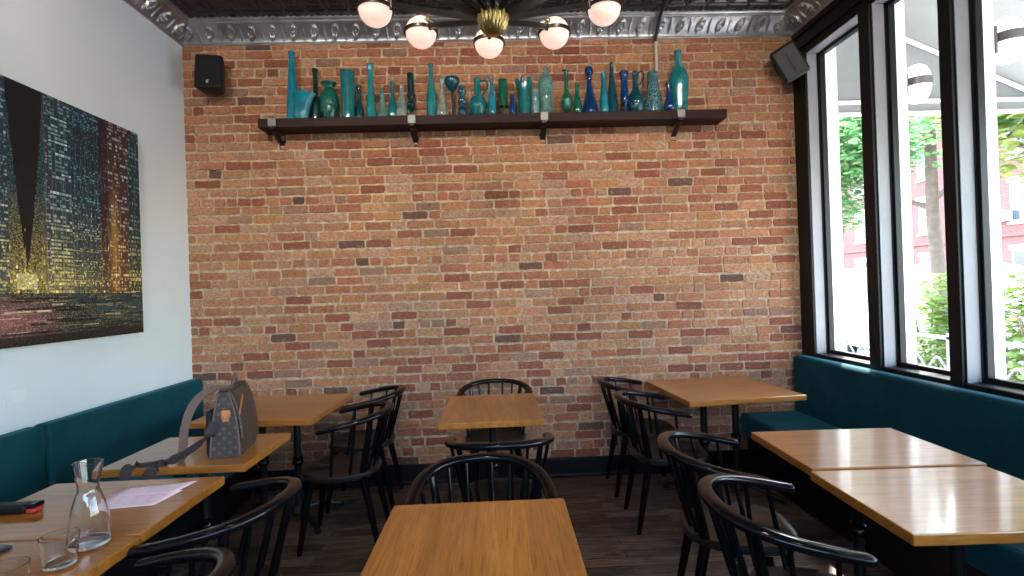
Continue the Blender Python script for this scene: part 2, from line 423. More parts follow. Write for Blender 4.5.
# ---- pressed tin cornice with a repeated leaf motif
def cornice(name, a, b, inward, label):
    A, B, N = Vector((*a, 0)), Vector((*b, 0)), Vector((*inward, 0)); L = (B-A).length; dr = (B-A)/L
    prof = [(.0, 3.545), (.014, 3.545), (.018, 3.552), (.014, 3.560), (.010, 3.563)]
    k = 20; cove = []
    for i in range(k+1):
        t_ = i/k; cove.append((.012+.100*(t_**1.7), 3.566+.098*t_))
    prof2 = [(.116, 3.666), (.124, 3.666), (.128, 3.672), (.124, 3.680), (.132, 3.684), (.138, 3.690), (.138, 3.712)]
    full = prof+cove+prof2; ci0, ci1 = len(prof), len(prof)+k
    ns = int(L/.0072); vs = []; pitch = .163
    for i in range(ns+1):
        s_ = L*i/ns; u = (s_ % pitch)/pitch
        for q, (d, z) in enumerate(full):
            dd = 0
            if ci0 < q < ci1:
                t_ = (q-ci0)/k; e = math.sin(PI*t_)
                a_ = (u-.46-.20*(t_-.5)); r_ = math.hypot(a_*1.15, (t_-.60)*.62)
                leaf = max(0, 1-(a_/(.05+.20*t_*(1.15-t_)))**2) if t_ < .97 else 0
                curl = max(0, 1-abs(r_-.17)/.055); vein = max(0, 1-abs(a_)/.035)
                rib = max(0, 1-abs(u-.96)/.05)+max(0, 1-abs(u+.04)/.05)
                dd = e*(.020*leaf*(1-.6*vein)+.022*curl*(t_ > .3)+.014*rib)
            vs.append(A+dr*s_+N*(d+dd*.7)+Vector((0, 0, z-dd*.7)))
    n = len(full)
    fs = [[i*n+q, i*n+q+1, (i+1)*n+q+1, (i+1)*n+q] for i in range(ns) for q in range(n-1)]
    mb = MB(); mb.raw(vs, fs, 0, True); o = mb.build(name, M['tin_crown']); tag(struct(o), label, 'cornice'); return o
cornice('trim_1', (XL, D-.004), (XR, D-.004), (0, -1), 'dark silver pressed tin cornice above the brick wall')
cornice('trim_2', (XL, YB), (XL, D-.005), (1, 0), 'dark pressed tin cornice above the white wall')
cornice('trim_3', (XR, YB), (XR, D-.005), (-1, 0), 'dark pressed tin cornice above the windows')

# ---- right wall with its windows
ZS, ZH = .925, 3.33
opens = [(3.328, 3.916), (2.726, 3.222), (2.146, 2.642)]
y = 2.05
while y > YB+.7: opens.append((y-.5, y)); y -= .59
m = MB()
m.box(XR, XR+.14, YB, D+.0, 0, ZS-.02); m.box(XR, XR+.14, YB, D, ZH, 3.85)
m.box(XR-.012, XR+.14, opens[0][1], D-.012, ZS-.02, ZH); m.box(XR, XR+.14, YB, opens[-1][0], ZS-.02, ZH)
m.box(XR-.022, XR, YB, D-.012, ZH+.06, ZH+.13, .006); m.box(XR-.014, XR, YB, D-.012, 3.50, 3.56, .004)
tag(struct(m.build('wall_right', M['trim_black'])), 'black painted timber window wall above the bench', 'wall')
for i in range(len(opens)-1):
    a, b = opens[i+1][1], opens[i][0]
    m = MB(); m.box(XR-.018, XR+.02, a+.004, b-.004, ZS-.03, ZH, .004); m.box(XR+.02, XR+.14, a+.002, b-.002, ZS-.03, ZH)
    nm = ['first', 'second', 'third', 'fourth', 'fifth', 'sixth', 'seventh', 'eighth', 'ninth', 'tenth'][i]
    tag(struct(m.build('trim_%d' % (10+i), M['trim_black'])), 'black window mullion, %s from the brick wall' % nm, 'mullion')
    m = MB(); m.box(XR+.14, XR+.225, a+.002, b-.002, ZS-.03, 3.6)
    tag(struct(m.build('trim_%d' % (30+i), M['white_ext'])), 'white outdoor pier behind the %s window mullion' % nm, 'pier')
m = MB(); m.box(XR+.14, XR+.245, opens[0][1], 5.2, 0, 4.4); m.box(XR+.14, XR+.20, YB, opens[0][1], ZH+.06, 4.4); m.box(XR+.14, XR+.24, YB, opens[0][1], -.1, ZS-.03)
m.box(XR+.05, XR+.14, D+.2, 5.2, 0, 4.4)
tag(struct(m.build('wall_outdoor', M['white_ext'])), 'white painted outdoor shopfront around the windows', 'wall')
for i, (a, b) in enumerate(opens):
    w = struct(empty('window_%d' % (i+1), (XR+.1, (a+b)/2, ZS)))
    tag(w, 'tall narrow black framed window, %s from the brick wall' % ['first', 'second', 'third', 'fourth', 'fifth', 'sixth', 'seventh', 'eighth', 'ninth', 'tenth', 'eleventh'][i], 'window')
    h = (b-a)/2; H = ZH-ZS
    m = MB(); x0, x1 = -.010, .034; s_ = .030
    for (ya, yb, za, zb) in ((-h, -h+s_, 0, H), (h-s_, h, 0, H), (-h+s_, h-s_, 0, .05), (-h+s_, h-s_, H-s_, H)): m.box(x0, x1, ya, yb, za, zb, .004)
    m.box(-.02, x0, h-.012, h, 0, H); m.box(-.02, x0, -h, -h+.012, 0, H)
    m.build('sash_frame', M['trim_black'], w)
    m = MB(); tk = .006
    m.box(-.098, -.010, h-tk, h-.0005, 0.02, H); m.box(-.098, -.010, -h+.0005, -h+tk, 0.02, H); m.box(-.098, -.010, -h+tk, h-tk, H-tk, H-.0005)
    rv = m.build('reveal', M['reveal_grey'], w); rv['label'] = 'grey painted reveal'
    m = MB(); m.box(-.115, -.005, -h+.001, h-.001, -.018, .022, .006); m.build('sill', M['trim_black'], w)
    m = MB(); m.raw([(.012, -h+s_-.006, .045), (.012, h-s_+.006, .045), (.012, h-s_+.006, H-s_+.006), (.012, -h+s_-.006, H-s_+.006)], [[0, 1, 2, 3]])
    m.build('pane', M['pane'], w)

# ---- conduit on the brick wall and ceiling
cd = empty('conduit_pipe', (1.377, D-.02, 2.9)); tag(cd, 'thin metal conduit pipe running up the brick wall and over the ceiling', 'pipe')
m = MB(); m.tube([(0, -.004, 0), (-.003, -.004, .63)], .0115, 10); m.box(-.022, .022, -.012, .014, .28, .30, .004); m.build('wall_run', M['conduit'], cd)
m = MB(); m.tube(smooth_path([(-.003, -.004, .62), (-.003, -.03, .66), (-.003, -.09, .72), (-.003, -.155, .765), (.0, -.25, .783), (.0, -.6, .785), (.0, -3.5, .785)], 5), .0135, 10)
m.build('ceiling_run', M['conduit_dark'], cd)

# ================================================================== BENCHES
def bench(side, y0, y1, splits, label):
    s = 1 if side == 'right' else -1
    wx = XR-.02 if s > 0 else XL+.004
    e = empty('banquette_bench', (wx, (y0+y1)/2, 0)); tag(e, label, 'bench', 'teal banquette benches')
    yc = (y0+y1)/2
    def X(d): return -s*d
    def bx(m, d0, d1, ya, yb, z0, z1, bev, seg=3): m.box(min(X(d0), X(d1)), max(X(d0), X(d1)), ya-yc, yb-yc, z0, z1, bev, seg=seg)
    m = MB(); bx(m, .06, .50, y0+.01, y1-.01, 0, .30, .01); m.build('base', M['trim_black'], e)
    m = MB(); bx(m, .03, .56, y0, y1, .30, .475, .035, 4); m.build('seat', M['velvet'], e)
    ed = [y0]+splits+[y1]
    top = .925 if s > 0 else .915
    for a, b in zip(ed[:-1], ed[1:]):
        m = MB(); bx(m, 0.0, .105, a+.002, b-.002, .40, top, .032, 4); m.build('back_panel', M['velvet'], e)
    return e
bench('right', -2.6, D-.05, [-.4, 1.75], 'long teal velvet bench under the windows')
bench('left', -2.6, D-.045, [.4, 2.667], 'long teal velvet bench along the white wall')

# ================================================================== TABLES
def table(x, y, a, w, d, grain, label, posts=1, group=None, feet_span=None):
    x, y, w, d = x*KT, y*KT, w*KT, d*KT
    e = empty('cafe_table', (x, y, 0), a); tag(e, label, 'table', 'oak topped cafe tables')
    th = .036
    m = MB(); m.box(-w/2, w/2, -d/2, d/2, -th/2, th/2, .004)
    m.build('tabletop', M['oak_x' if grain == 'x' else 'oak_y'], e, (0, 0, TT-th/2))
    ps = [(0, 0)] if posts == 1 else [(-.12, 0), (.12, 0)]
    m = MB(); m.box(-.20-(.06 if posts == 2 else 0), .20+(.06 if posts == 2 else 0), -.17, .17, TT-th-.012, TT-th-.0005, .003); m.box(-.03, .03, -.2, .2, TT-th-.03, TT-th-.012, .003); m.build('top_plate', M['iron'], e)
    for px, py in ps:
        m = MB(); m.lathe([(.03, .07), (.03, .10), (.024, .12), (.024, .66), (.04, .672), (.04, TT-th-.03)], 16, (px, py, 0))
        c = m.build('column', M['iron'], e)
        m = MB(); m.lathe([(.026, .375), (.034, .380), (.038, .392), (.034, .404), (.030, .412), (.036, .420), (.034, .430), (.026, .436)], 16, (px, py, 0))
        m.build('collar', M['black_gloss'], c)
        m = MB()
        m.lathe([(.055, .045), (.06, .06), (.05, .085), (.031, .10)], 16, (px, py, 0))
        m.build('hub', M['iron'], e)
    fs = feet_span or (min(w, d)*.42 if posts == 1 else .26)
    for k in range(4):
        an = PI/4+k*PI/2; ca, sa = math.cos(an), math.sin(an); px = 0 if posts == 1 else math.copysign(.12, ca)
        r1 = fs*1.15
        m = MB(); m.tube(smooth_path([(px+ca*.02, sa*.02, .075), (px+ca*r1*.4, sa*r1*.4, .070), (px+ca*r1*.8, sa*r1*.8, .040), (px+ca*r1, sa*r1, .026)], 5), 1.0, sec=oval(.020, .014, 10))
        m.lathe([(.020, 0), (.023, .004), (.022, .018), (.012, .024)], 12, (px+ca*r1, sa*r1, 0))
        m.build('foot', M['iron'], e)
    return e
table(-.051, 3.46, .001, .644, .792, 'y', 'oak table standing alone in the middle before the brick wall')
table(-.09, 1.514, -.009, .642, .80, 'y', 'oak table filling the middle foreground, its back edge against a chair')
table(1.679, 3.800, .075, .85, .81, 'x', 'wide oak table against the brick wall beside the window bench', 2)
table(1.687, 2.347, -.040, .736, .55, 'x', 'oak table by the windows, back one of the pushed-together pair')
table(1.638, 1.775, -.039, .729, .545, 'x', 'oak table by the windows, front one of the pushed-together pair')
table(-1.604, 3.735, -.050, .813, .83, 'x', 'oak table behind the brown bag, nearest the brick wall on the white wall side', 2)
table(-1.58, 2.741, 0, .70, .54, 'x', 'oak table carrying the brown messenger bag')
table(-1.614, 2.046, .004, .739, .543, 'x', 'oak table carrying the pink papers by the left bench')
table(-1.606, 1.492, .004, .739, .543, 'x', 'oak table carrying the glass carafe and tumblers')

# ================================================================== CHAIRS
ZB, ZA, HW, LB, HL, HN = .806, .737, .259, .30, .380, 2.4
def hoop_pt(u):
    """u in [-1,1] round the bow: -1 right arm tip .. 0 back .. 1 left arm tip"""
    arc = .82
    if abs(u) <= arc:
        th = u/arc*PI/2; x = -LB*abs(math.cos(th))**(2/HN); yy = HW*math.copysign(abs(math.sin(th))**(2/HN), th)
    else:
        q = (abs(u)-arc)/(1-arc); x = q*(HL-LB); yy = math.copysign(HW-.004*q, u)
    return Vector((x, yy, ZB+(ZA-ZB)*min(max((x+LB)/HL, 0), 1)))
def seat_pt(th, k=1.0):
    """outline of the seat; th = angle from +x (front)"""
    c, s_ = math.cos(th), math.sin(th); n = 2.9
    x = math.copysign(abs(c)**(2/n), c)*.235; y_ = math.copysign(abs(s_)**(2/n), s_)*(.228 if c > 0 else .228-.030*abs(c))
    return x*k, y_*k
def make_chair():
    e = empty('spindle_chair')
    m = MB(); n = 44; rings = []
    for (k, z) in ((.55, .412), (.90, .418), (.985, .430), (1.0, .444), (.985, .456), (.94, .462), (.80, .456), (.55, .450), (.25, .449)):
        rings.append([(seat_pt(2*PI*i/n, k)[0], seat_pt(2*PI*i/n, k)[1], z+(.006 if k < .9 and z > .44 and abs(math.sin(2*PI*i/n)) < .25 and math.cos(2*PI*i/n) > 0 else 0)) for i in range(n)])
    vs = [p for r_ in rings for p in r_]; fs = [[j*n+i, j*n+(i+1) % n, (j+1)*n+(i+1) % n, (j+1)*n+i] for j in range(len(rings)-1) for i in range(n)]
    fs.append([(len(rings)-1)*n+i for i in range(n)]); fs.append(list(range(n))[::-1])
    m.raw(vs, fs, 0, True); m.build('seat', M['seat_black'], e)
    # bent bow rail: back and both arms in one piece
    us = np.concatenate([[-1, -.992, -.975], np.linspace(-.95, .95, 45), [.975, .992, 1]]); pts = [hoop_pt(u) for u in us]
    m = MB(); sec = oval(.024, .0155, 14, 2.6)
    rad = [1.0]*len(pts)
    for i in range(len(pts)):
        q = min(i, len(pts)-1-i)
        rad[i] = [.45, .80, 1.02][q] if q < 3 else 1.06+.06*math.cos(us[i]*PI/2)
    m.tube(pts, rad, sec=sec, up=(0, 0, 1)); m.build('bow_rail', M['black_gloss'], e)
    # thin spindles
    for u in (-.80, -.60, -.24, -.08, .08, .24, .60, .80):
        tp = hoop_pt(u); tp = tp-Vector((0, 0, .008))
        th = {.08: PI*.945, .24: PI*.835, .60: PI*.60, .80: PI*.49}[abs(u)]*(1 if u > 0 else -1)
        bx_, by_ = seat_pt(th, .86)
        m = MB(); b = Vector((bx_, by_, .452))
        m.tube([b, b.lerp(tp, .35), b.lerp(tp, .7), tp], [.0085, .0095, .0085, .007], 10); m.build('spindle', M['black_gloss'], e)
    # two broad rear posts
    for s_ in (-1, 1):
        tp = hoop_pt(.42*s_)-Vector((0, 0, .006)); bx_, by_ = seat_pt(PI*.735*s_, .90)
        b = Vector((bx_, by_, .450)); m = MB()
        d = Vector((tp.x-.0, tp.y, 0)).normalized()
        m.tube([b, b.lerp(tp, .3), b.lerp(tp, .65), tp], [1.25, 1.15, .9, .72], sec=oval(.021, .012, 12), up=(d.x, d.y, .2)); m.build('back_post', M['black_gloss'], e)
    for sx, sy in ((1, 1), (1, -1), (-1, 1), (-1, -1)):
        tp = Vector((.155*sx-.005, .155*sy, .432)); ft = Vector((.215 if sx > 0 else -.245, .195*sy if sx > 0 else .178*sy, .0))
        m = MB(); m.tube([tp, tp.lerp(ft, .3), tp.lerp(ft, .65), ft], [.0235, .0225, .0185, .0145], 12); m.build('leg', M['black_gloss'], e)
    return e
chair0 = make_chair()
C = [(.997, 1.645, -.146, 'black spindle chair nearest the viewer on the window side, arm cut by the frame bottom'),
 (1.038, 2.217, -.218, 'black spindle chair with a dull bare seat facing the glossy window table'),
 (1.085, 3.255, -.03, 'black spindle chair on the window side, second from the brick wall'),
 (1.080, 3.812, -.026, 'black spindle chair tight by the brick wall at the wide window side table'),
 (-.074, 1.896, -1.50, 'black spindle chair tucked behind the middle foreground table, facing the viewer'),
 (-.031, 3.738, -1.60, 'black spindle chair between the lone middle table and the brick wall'),
 (-.003, 2.645, 1.57, 'black spindle chair seen from behind at the lone middle table'),
 (-1.000, 3.225, 3.18, 'black spindle chair at the table behind the bag, the one further from the bricks'),
 (-1.025, 3.808, 3.156, 'black spindle chair beside the bricks at the table behind the bag'),
 (-1.085, 1.880, 2.99, 'black spindle chair in shadow facing the table with pink papers'),
 (-1.045, 1.300, 3.06, 'black spindle chair facing the carafe table, only its rail in the frame')]
for i, (x, y, a, lb) in enumerate(C):
    o = chair0 if i == 0 else dup(chair0)
    o.location = (x, y, 0); o.rotation_euler = (0, 0, a); tag(o, lb, 'chair', 'black spindle chairs')

# ================================================================== SHELF
SY0, SY1, SZ = D-.190, D-.012, 2.897
sh = empty('wall_shelf', (.05, (SY0+SY1)/2, SZ)); tag(sh, 'long dark red-brown timber shelf on the brick wall holding blue and green glass', 'shelf')
m = MB(); m.box(-1.82, 1.82, SY0-(SY0+SY1)/2, SY1-(SY0+SY1)/2, -.070, 0, .004); m.build('board', M['shelf_wood'], sh)
hy = (SY1-SY0)/2
for bx_ in (-1.66, -.60, .425, 1.50):
    x = bx_-.05
    m = MB()
    m.box(x-.020, x+.020, -hy-.007, -hy-.001, -.074, .012, .002); m.box(x-.020, x+.020, -hy-.006, -hy+.02, .0005, .008, .002)
    m.box(x-.020, x+.020, -hy-.006, hy+.006, -.080, -.0705, .002); m.box(x-.025, x+.025, hy+.002, hy+.010, -.19, -.071, .002)
    m.tube([(x, -hy+.03, -.083), (x, hy-.0, -.155)], 1.0, sec=oval(.022, .006, 8))
    br = m.build('bracket', M['iron'], sh)
    m = MB(); m.box(x-.030, x+.030, -hy-.012, -hy-.007, -.062, .002, .003); cl = m.build('clip_plate', M['gunmetal'], br); cl['label'] = 'grey square face plate'
    for zz in (-.115, -.165):
        m = MB(); m.lathe([(.007, 0), (.007, .003), (.003, .005)], 10, (x, hy+.002, zz), mat=Matrix.Rotation(PI/2, 4, 'X')); m.build('screw', M['rivet'], br)

# ------------------------------------------------------------------ glassware on the shelf
BX0, BXK = 486.62, .00198295
PXM = 504/(D-.12)       # pixels per metre at the bottles' distance
def bottle(name, px, top, prof, mat, label, cat='bottle', y=None, handle=None, stopper=None, n=22, sx=1, sy=1, lean=None, extra=None, rim=None):
    """prof: (radius, height fraction) in photo pixels / fraction of the height"""
    yb = 118.3-(px-257)*.0208+3.3
    H = (yb-top)/PXM; yy = y if y is not None else D-.12
    X = (px-BX0)*BXK*yy
    e_needed = handle or stopper or rim
    m = MB(); p = [(max(r/PXM/2, .0008), f*H) for r, f in prof]
    # round the profile
    q = [Vector((a, 0, b)) for a, b in p]; sp = smooth_path(q, 4); prof2 = [(max(v_.x, .0006), max(0, min(v_.z, H))) for v_ in sp]
    m.lathe(prof2, n, sx=sx, sy=sy)
    if extra: extra(m, H)
    loc = (X, yy, SZ+.0005)
    rot = (0, 0, 0) if not lean else lean
    o = m.build(name, mat, None, loc, rot); tag(o, label, cat, 'blue and green glassware on the shelf')
    if handle:
        pts, r = handle
        mm = MB(); mm.tube(smooth_path([(a/PXM, 0, f*H) for a, f in pts], 6), r/PXM, 8); mm.build('handle', mat, o)
    if stopper:
        st, smat = stopper
        mm = MB(); mm.lathe([(v_.x if v_.x > .0006 else .0006, v_.z) for v_ in smooth_path([Vector((r/PXM/2, 0, H+z/PXM)) for r, z in st], 3)], 16); mm.build('stopper', smat, o)
    return o
G = M
bottle('glass_bottle', 293, 50.5, [(11.5, 0), (12.4, .02), (12, .12), (9.5, .45), (7, .72), (5.6, .86), (5.4, .95), (6.6, .955), (6.6, .985), (4, 1)], G['g_cerulean'], 'tall tapering cerulean glass bottle at the shelf end, tallest on that end', y=D-.10)
def fan(m, H):
    pass
# fan-shaped vase
m = MB(); Hf = 28/PXM; rings = []
for f, hw_, hd, sh_ in ((0, 6.2, 4.5, 0), (.04, 6.6, 4.8, 0), (.25, 7.0, 4.6, .3), (.55, 8.2, 4.2, 1.4), (.8, 9.8, 3.6, 2.6), (1.0, 11.2, 2.8, 3.6)):
    rings.append((f*Hf, hw_/PXM, hd/PXM, sh_/PXM))
n = 24; vs = []
for z, a, b, s_ in rings:
    for k in range(n):
        an = 2*PI*k/n; c_ = math.cos(an); vs.append((s_+a*math.copysign(abs(c_)**.8, c_), b*math.sin(an), z-(.012*(s_+a*c_)/a if z > .9*Hf else 0)*0-(.03*max(0, c_) if z > .9*Hf else 0)))
m.raw(vs, [[i*n+k, i*n+(k+1) % n, (i+1)*n+(k+1) % n, (i+1)*n+k] for i in range(len(rings)-1) for k in range(n)]+[list(range(n))[::-1]], 0, True)
m.raw([(vs[(len(rings)-1)*n+k][0]*.93+.0015, vs[(len(rings)-1)*n+k][1]*.8, vs[(len(rings)-1)*n+k][2]-.002) for k in range(n)], [list(range(n))])
o = m.build('glass_vase', G['g_cerulean'], None, ((301.5-BX0)*BXK*(D-.15), D-.15, SZ+.0005)); tag(o, 'squat blue fan-shaped glass vase leaning open to one side', 'vase', 'blue and green glassware on the shelf')
bottle('glass_bottle', 315.5, 66.3, [(12, 0), (13, .02), (13, .30), (10.5, .42), (5.6, .52), (4.6, .7), (4.4, .93), (5.6, .94), (5.6, .99), (3, 1)], G['g_dark'], 'near-black green bottle with a long straight neck behind the round vase', y=D-.07)
bottle('glass_vase', 328.7, 83, [(10, 0), (12, .03), (15.5, .2), (18, .45), (17, .66), (11.5, .80), (9.5, .85), (11, .91), (15, .98), (14.2, 1)], G['g_emerald'], 'round-bellied emerald green vase with a flared lip', 'vase')
bottle('glass_vase', 347, 72, [(12.4, 0), (13, .02), (13.2, .4), (14.0, .8), (14.6, .97), (13.4, 1)], G['g_teal'], 'plain straight-sided teal cylinder vase', 'vase', y=D-.125)
bottle('glass_bottle', 357.8, 83, [(8.6, 0), (9.6, .04), (9.6, .25), (7.6, .42), (4.4, .58), (3.8, .74), (4.2, .92), (5.4, .94), (5, 1)], G['g_bluegreen'], 'small blue bottle with a narrow neck beside the teal cylinder vase', y=D-.068)
bottle('glass_vase', 369.6, 64.3, [(10, 0), (10.4, .03), (9.6, .2), (7, .45), (5.8, .68), (5.6, .86), (7.4, .96), (6.6, 1)], G['g_aqua'], 'tall slim aqua vase with a flared mouth', 'vase')
bottle('glass_decanter', 380.8, 96, [(9.2, 0), (10.2, .05), (8.5, .3), (4.4, .55), (4.8, .64), (5.6, .7), (4.6, .78), (3.6, .84), (5, .92), (5, 1)], G['g_pale'], 'tiny pale decanter with a ridged neck and knob stopper', 'decanter', stopper=([(2.4, 0), (2.8, 1), (4.4, 3), (4.2, 5), (1, 6.6)], G['g_teal']), y=D-0.15)
bottle('glass_decanter', 390.8, 80.5, [(8.6, 0), (10.2, .06), (10.4, .25), (7.8, .42), (4.4, .58), (3.5, .72), (3.3, .92), (4.4, .95), (4.2, 1)], G['g_teal'], 'slim-necked teal decanter with a clear stopper', 'decanter', stopper=([(2.2, 0), (2.4, 1.5), (3.6, 4), (3, 6), (.8, 7)], G['g_clear']), y=D-0.09)
bottle('glass_bottle', 400, 87, [(11.5, 0), (12.2, .05), (10.5, .25), (7.2, .52), (4.6, .78), (3.6, .9), (4.6, .95), (4.2, 1)], G['g_clear'], 'small clear cone-shaped bottle with a greenish neck', y=D-0.155)
bottle('glass_candlestick', 409, 71.7, [(8, 0), (8, .03), (2.2, .06), (2.2, .16), (4, .19), (8.4, .27), (9.2, .31), (7.6, .37), (4.8, .42), (5.8, .47), (8.2, .53), (6.6, .58), (6.2, .66), (6.6, .97), (5.4, 1)], G['g_dark'], 'very dark green glass candlestick with two round knops', 'candlestick', y=D-0.085)
bottle('glass_bottle', 429.5, 64, [(10, 0), (10.6, .03), (10.4, .25), (9.4, .42), (6.2, .62), (4.2, .78), (3.8, .94), (5.2, .97), (4.8, 1)], G['g_aqua'], 'tall slim sea-green bottle above the second bracket')
bottle('glass_bottle', 440, 80, [(10.6, 0), (11.4, .05), (10.4, .2), (7, .42), (4.6, .62), (3.6, .76), (3.8, .84), (5, .88), (5, .96), (3.4, 1)], G['g_clear'], 'clear bottle with a collared neck standing before the goblet', y=D-0.158)
bottle('glass_goblet', 450.2, 77, [(10, 0), (10, .02), (3, .05), (2.2, .1), (2.2, .62), (3.4, .68), (9.6, .76), (14.4, .86), (15.8, .94), (15.2, 1)], G['g_bluegreen'], 'stemmed goblet with a wide smoky blue bowl', 'goblet', y=D-.09)
bottle('glass_vase', 459.8, 88.5, [(8, 0), (9, .08), (8.8, .2), (5.4, .33), (7.8, .42), (9, .5), (8, .58), (5, .66), (7, .74), (8.6, .82), (7, .9), (5.4, .94), (7, 1)], G['g_bluegreen'], 'teal vase of three stacked bubbles', 'vase', y=D-0.155)
bottle('glass_jug', 475.4, 78.6, [(11, 0), (15, .06), (19, .24), (18.6, .34), (14, .48), (8.4, .56), (7, .64), (6.8, .9), (7.8, .97), (7.2, 1)], G['g_teal'], 'round teal jug with a loop handle and straight neck', 'jug', handle=([(3.4, .92), (7, .95), (10, .88), (9.6, .74), (6.8, .62), (4, .56)], 1.0))
bottle('glass_bottle', 489.6, 84, [(7.4, 0), (8.2, .06), (8, .35), (6.6, .55), (4.4, .75), (3, .9), (2.8, 1)], G['g_cerulean'], 'slender light blue leaf-shaped bottle beside the round teal jug', handle=([(0, .98), (-1.5, 1.10), (-4, 1.16), (-6.4, 1.08)], .9), y=D-0.165)
bottle('glass_goblet', 500.8, 78.6, [(7, 0), (7, .02), (2.4, .05), (2.0, .24), (3, .29), (8.8, .31), (9.2, .34), (9.2, .96), (8.4, 1)], G['g_emerald'], 'emerald straight-sided cup on a thin stem', 'goblet', y=D-0.095)
bottle('glass_bottle', 510, 96.5, [(6.6, 0), (7.6, .1), (7.4, .3), (5, .5), (4.2, .7), (4.4, .96), (4, 1)], G['g_navy'], 'tiny blue bottle between the stemmed cup and the crown vase', y=D-0.155)
def crown(m, H):
    for k in range(6):
        an = 2*PI*k/6+.3; r = 7.3/PXM
        m.sphere((r*math.cos(an), r*math.sin(an), H*1.02), 2.3/PXM, 10, sz=1.5, k=6)
bottle('glass_vase', 522, 82, [(12.4, 0), (13, .03), (13, .4), (14.2, .8), (15.4, .96), (14.6, 1)], G['g_teal'], 'thick teal vase with a crown-shaped scalloped rim', 'vase', extra=crown, y=D-0.105)
bottle('glass_bottle', 533, 90, [(7.4, 0), (8, .05), (6.6, .22), (8, .35), (6.6, .5), (7.8, .64), (5.4, .78), (5.2, .86), (6.2, .94), (4, 1)], G['g_pale'], 'small ridged pale aqua bottle between crown vase and large clear bottle', y=D-0.158)
bottle('glass_bottle', 544, 66, [(11.4, 0), (12, .03), (12.6, .25), (14.8, .58), (15.2, .68), (13, .77), (7, .85), (4.6, .90), (4.2, .96), (5, .97), (4.6, 1)], G['g_pale'], 'large pale translucent bottle with wide shoulders above the third bracket', y=D-0.105)
bottle('glass_bottle', 565, 70, [(6, 0), (6, .02), (4, .06), (6.6, .1), (10.4, .18), (12.2, .3), (11.6, .40), (7, .5), (4.6, .56), (4, .8), (4.2, .95), (5.4, 1)], G['g_green'], 'round green flask with a thin neck and pinched lip', 'flask', handle=([(1.6, .97), (-1, 1.01), (-4.2, 1.0)], 1.1), y=D-0.11)
bottle('glass_bottle', 575.4, 85.5, [(8, 0), (8.8, .06), (8.8, .25), (6.6, .45), (4.6, .62), (4.2, .86), (5, .97), (4.4, 1)], G['g_emerald'], 'small green bottle standing before the blue ball-stoppered decanter', y=D-0.155)
bottle('glass_decanter', 588, 77, [(15.6, 0), (17, .05), (15.6, .2), (11, .42), (7, .65), (5, .86), (5.6, .97), (5.2, 1)], G['g_navy'], 'deep blue decanter with a big round ball stopper', 'decanter', stopper=([(2.6, 0), (3.4, 1), (7.4, 3), (9, 6.4), (7.4, 9.8), (3, 11.6), (.6, 11.9)], G['g_navy']), y=D-0.11)
bottle('glass_pitcher', 602.5, 75, [(8.4, 0), (9, .05), (8.6, .3), (6.2, .58), (4.4, .78), (4.2, .88), (5.6, .97), (5, 1)], G['g_cerulean'], 'slim light blue pitcher with a raised spout', 'pitcher', handle=([(0, .97), (2, 1.03), (3.6, 1.06)], 1.0), y=D-0.155)
bottle('glass_decanter', 611, 65, [(11.4, 0), (12, .03), (11.2, .2), (8.2, .5), (5, .78), (3.8, .92), (4.2, .96), (4, 1)], G['g_bluegreen'], 'tall dark blue cone bottle with a small round stopper', 'decanter', stopper=([(2.4, 0), (3, 1), (4.2, 3), (3.2, 5), (.6, 6)], G['g_bluegreen']), y=D-0.08)
bottle('glass_vase', 623.4, 73.4, [(8.4, 0), (8, .03), (3, .1), (3, .16), (6.6, .24), (8, .34), (7, .6), (7.2, .86), (9.2, .97), (8.6, 1)], G['g_navy'], 'narrow blue footed vase with a flared lip', 'vase', y=D-0.155)
bottle('glass_jug', 634.8, 72.3, [(12, 0), (15.4, .08), (17.2, .24), (15.4, .38), (9, .52), (5.8, .62), (5.2, .9), (6.2, .97), (5.4, 1)], G['g_bluegreen'], 'dark teal long-necked jug with a high loop handle', 'jug', handle=([(2.6, .93), (5.4, 1.0), (8.2, .97), (8.4, .85), (5.6, .72), (2.8, .66)], .9), y=D-.14)
bottle('glass_vase', 652.6, 70.5, [(18, 0), (19.4, .05), (18.8, .2), (15.6, .42), (12.4, .62), (11, .8), (11.2, .95), (10.4, 1)], G['g_speck'], 'broad dark teal bottle flecked with white specks', 'vase', y=D-.09)
bottle('glass_vase', 668.8, 85.3, [(9.2, 0), (11, .08), (10.6, .25), (6.6, .42), (4.6, .6), (5, .85), (5.8, .98), (5.2, 1)], G['g_navy'], 'small dark blue bulb vase against the tallest end bottle', 'vase', y=D-.172)
bottle('glass_bottle', 679, 48, [(15, 0), (16, .03), (17.6, .25), (20, .48), (18, .62), (10.5, .74), (6.8, .80), (6.2, .95), (7.2, .955), (7, .99), (4, 1)], G['g_aqua'], 'largest bottle, sea-green with a swollen body, at the window end of the shelf', y=D-.095)

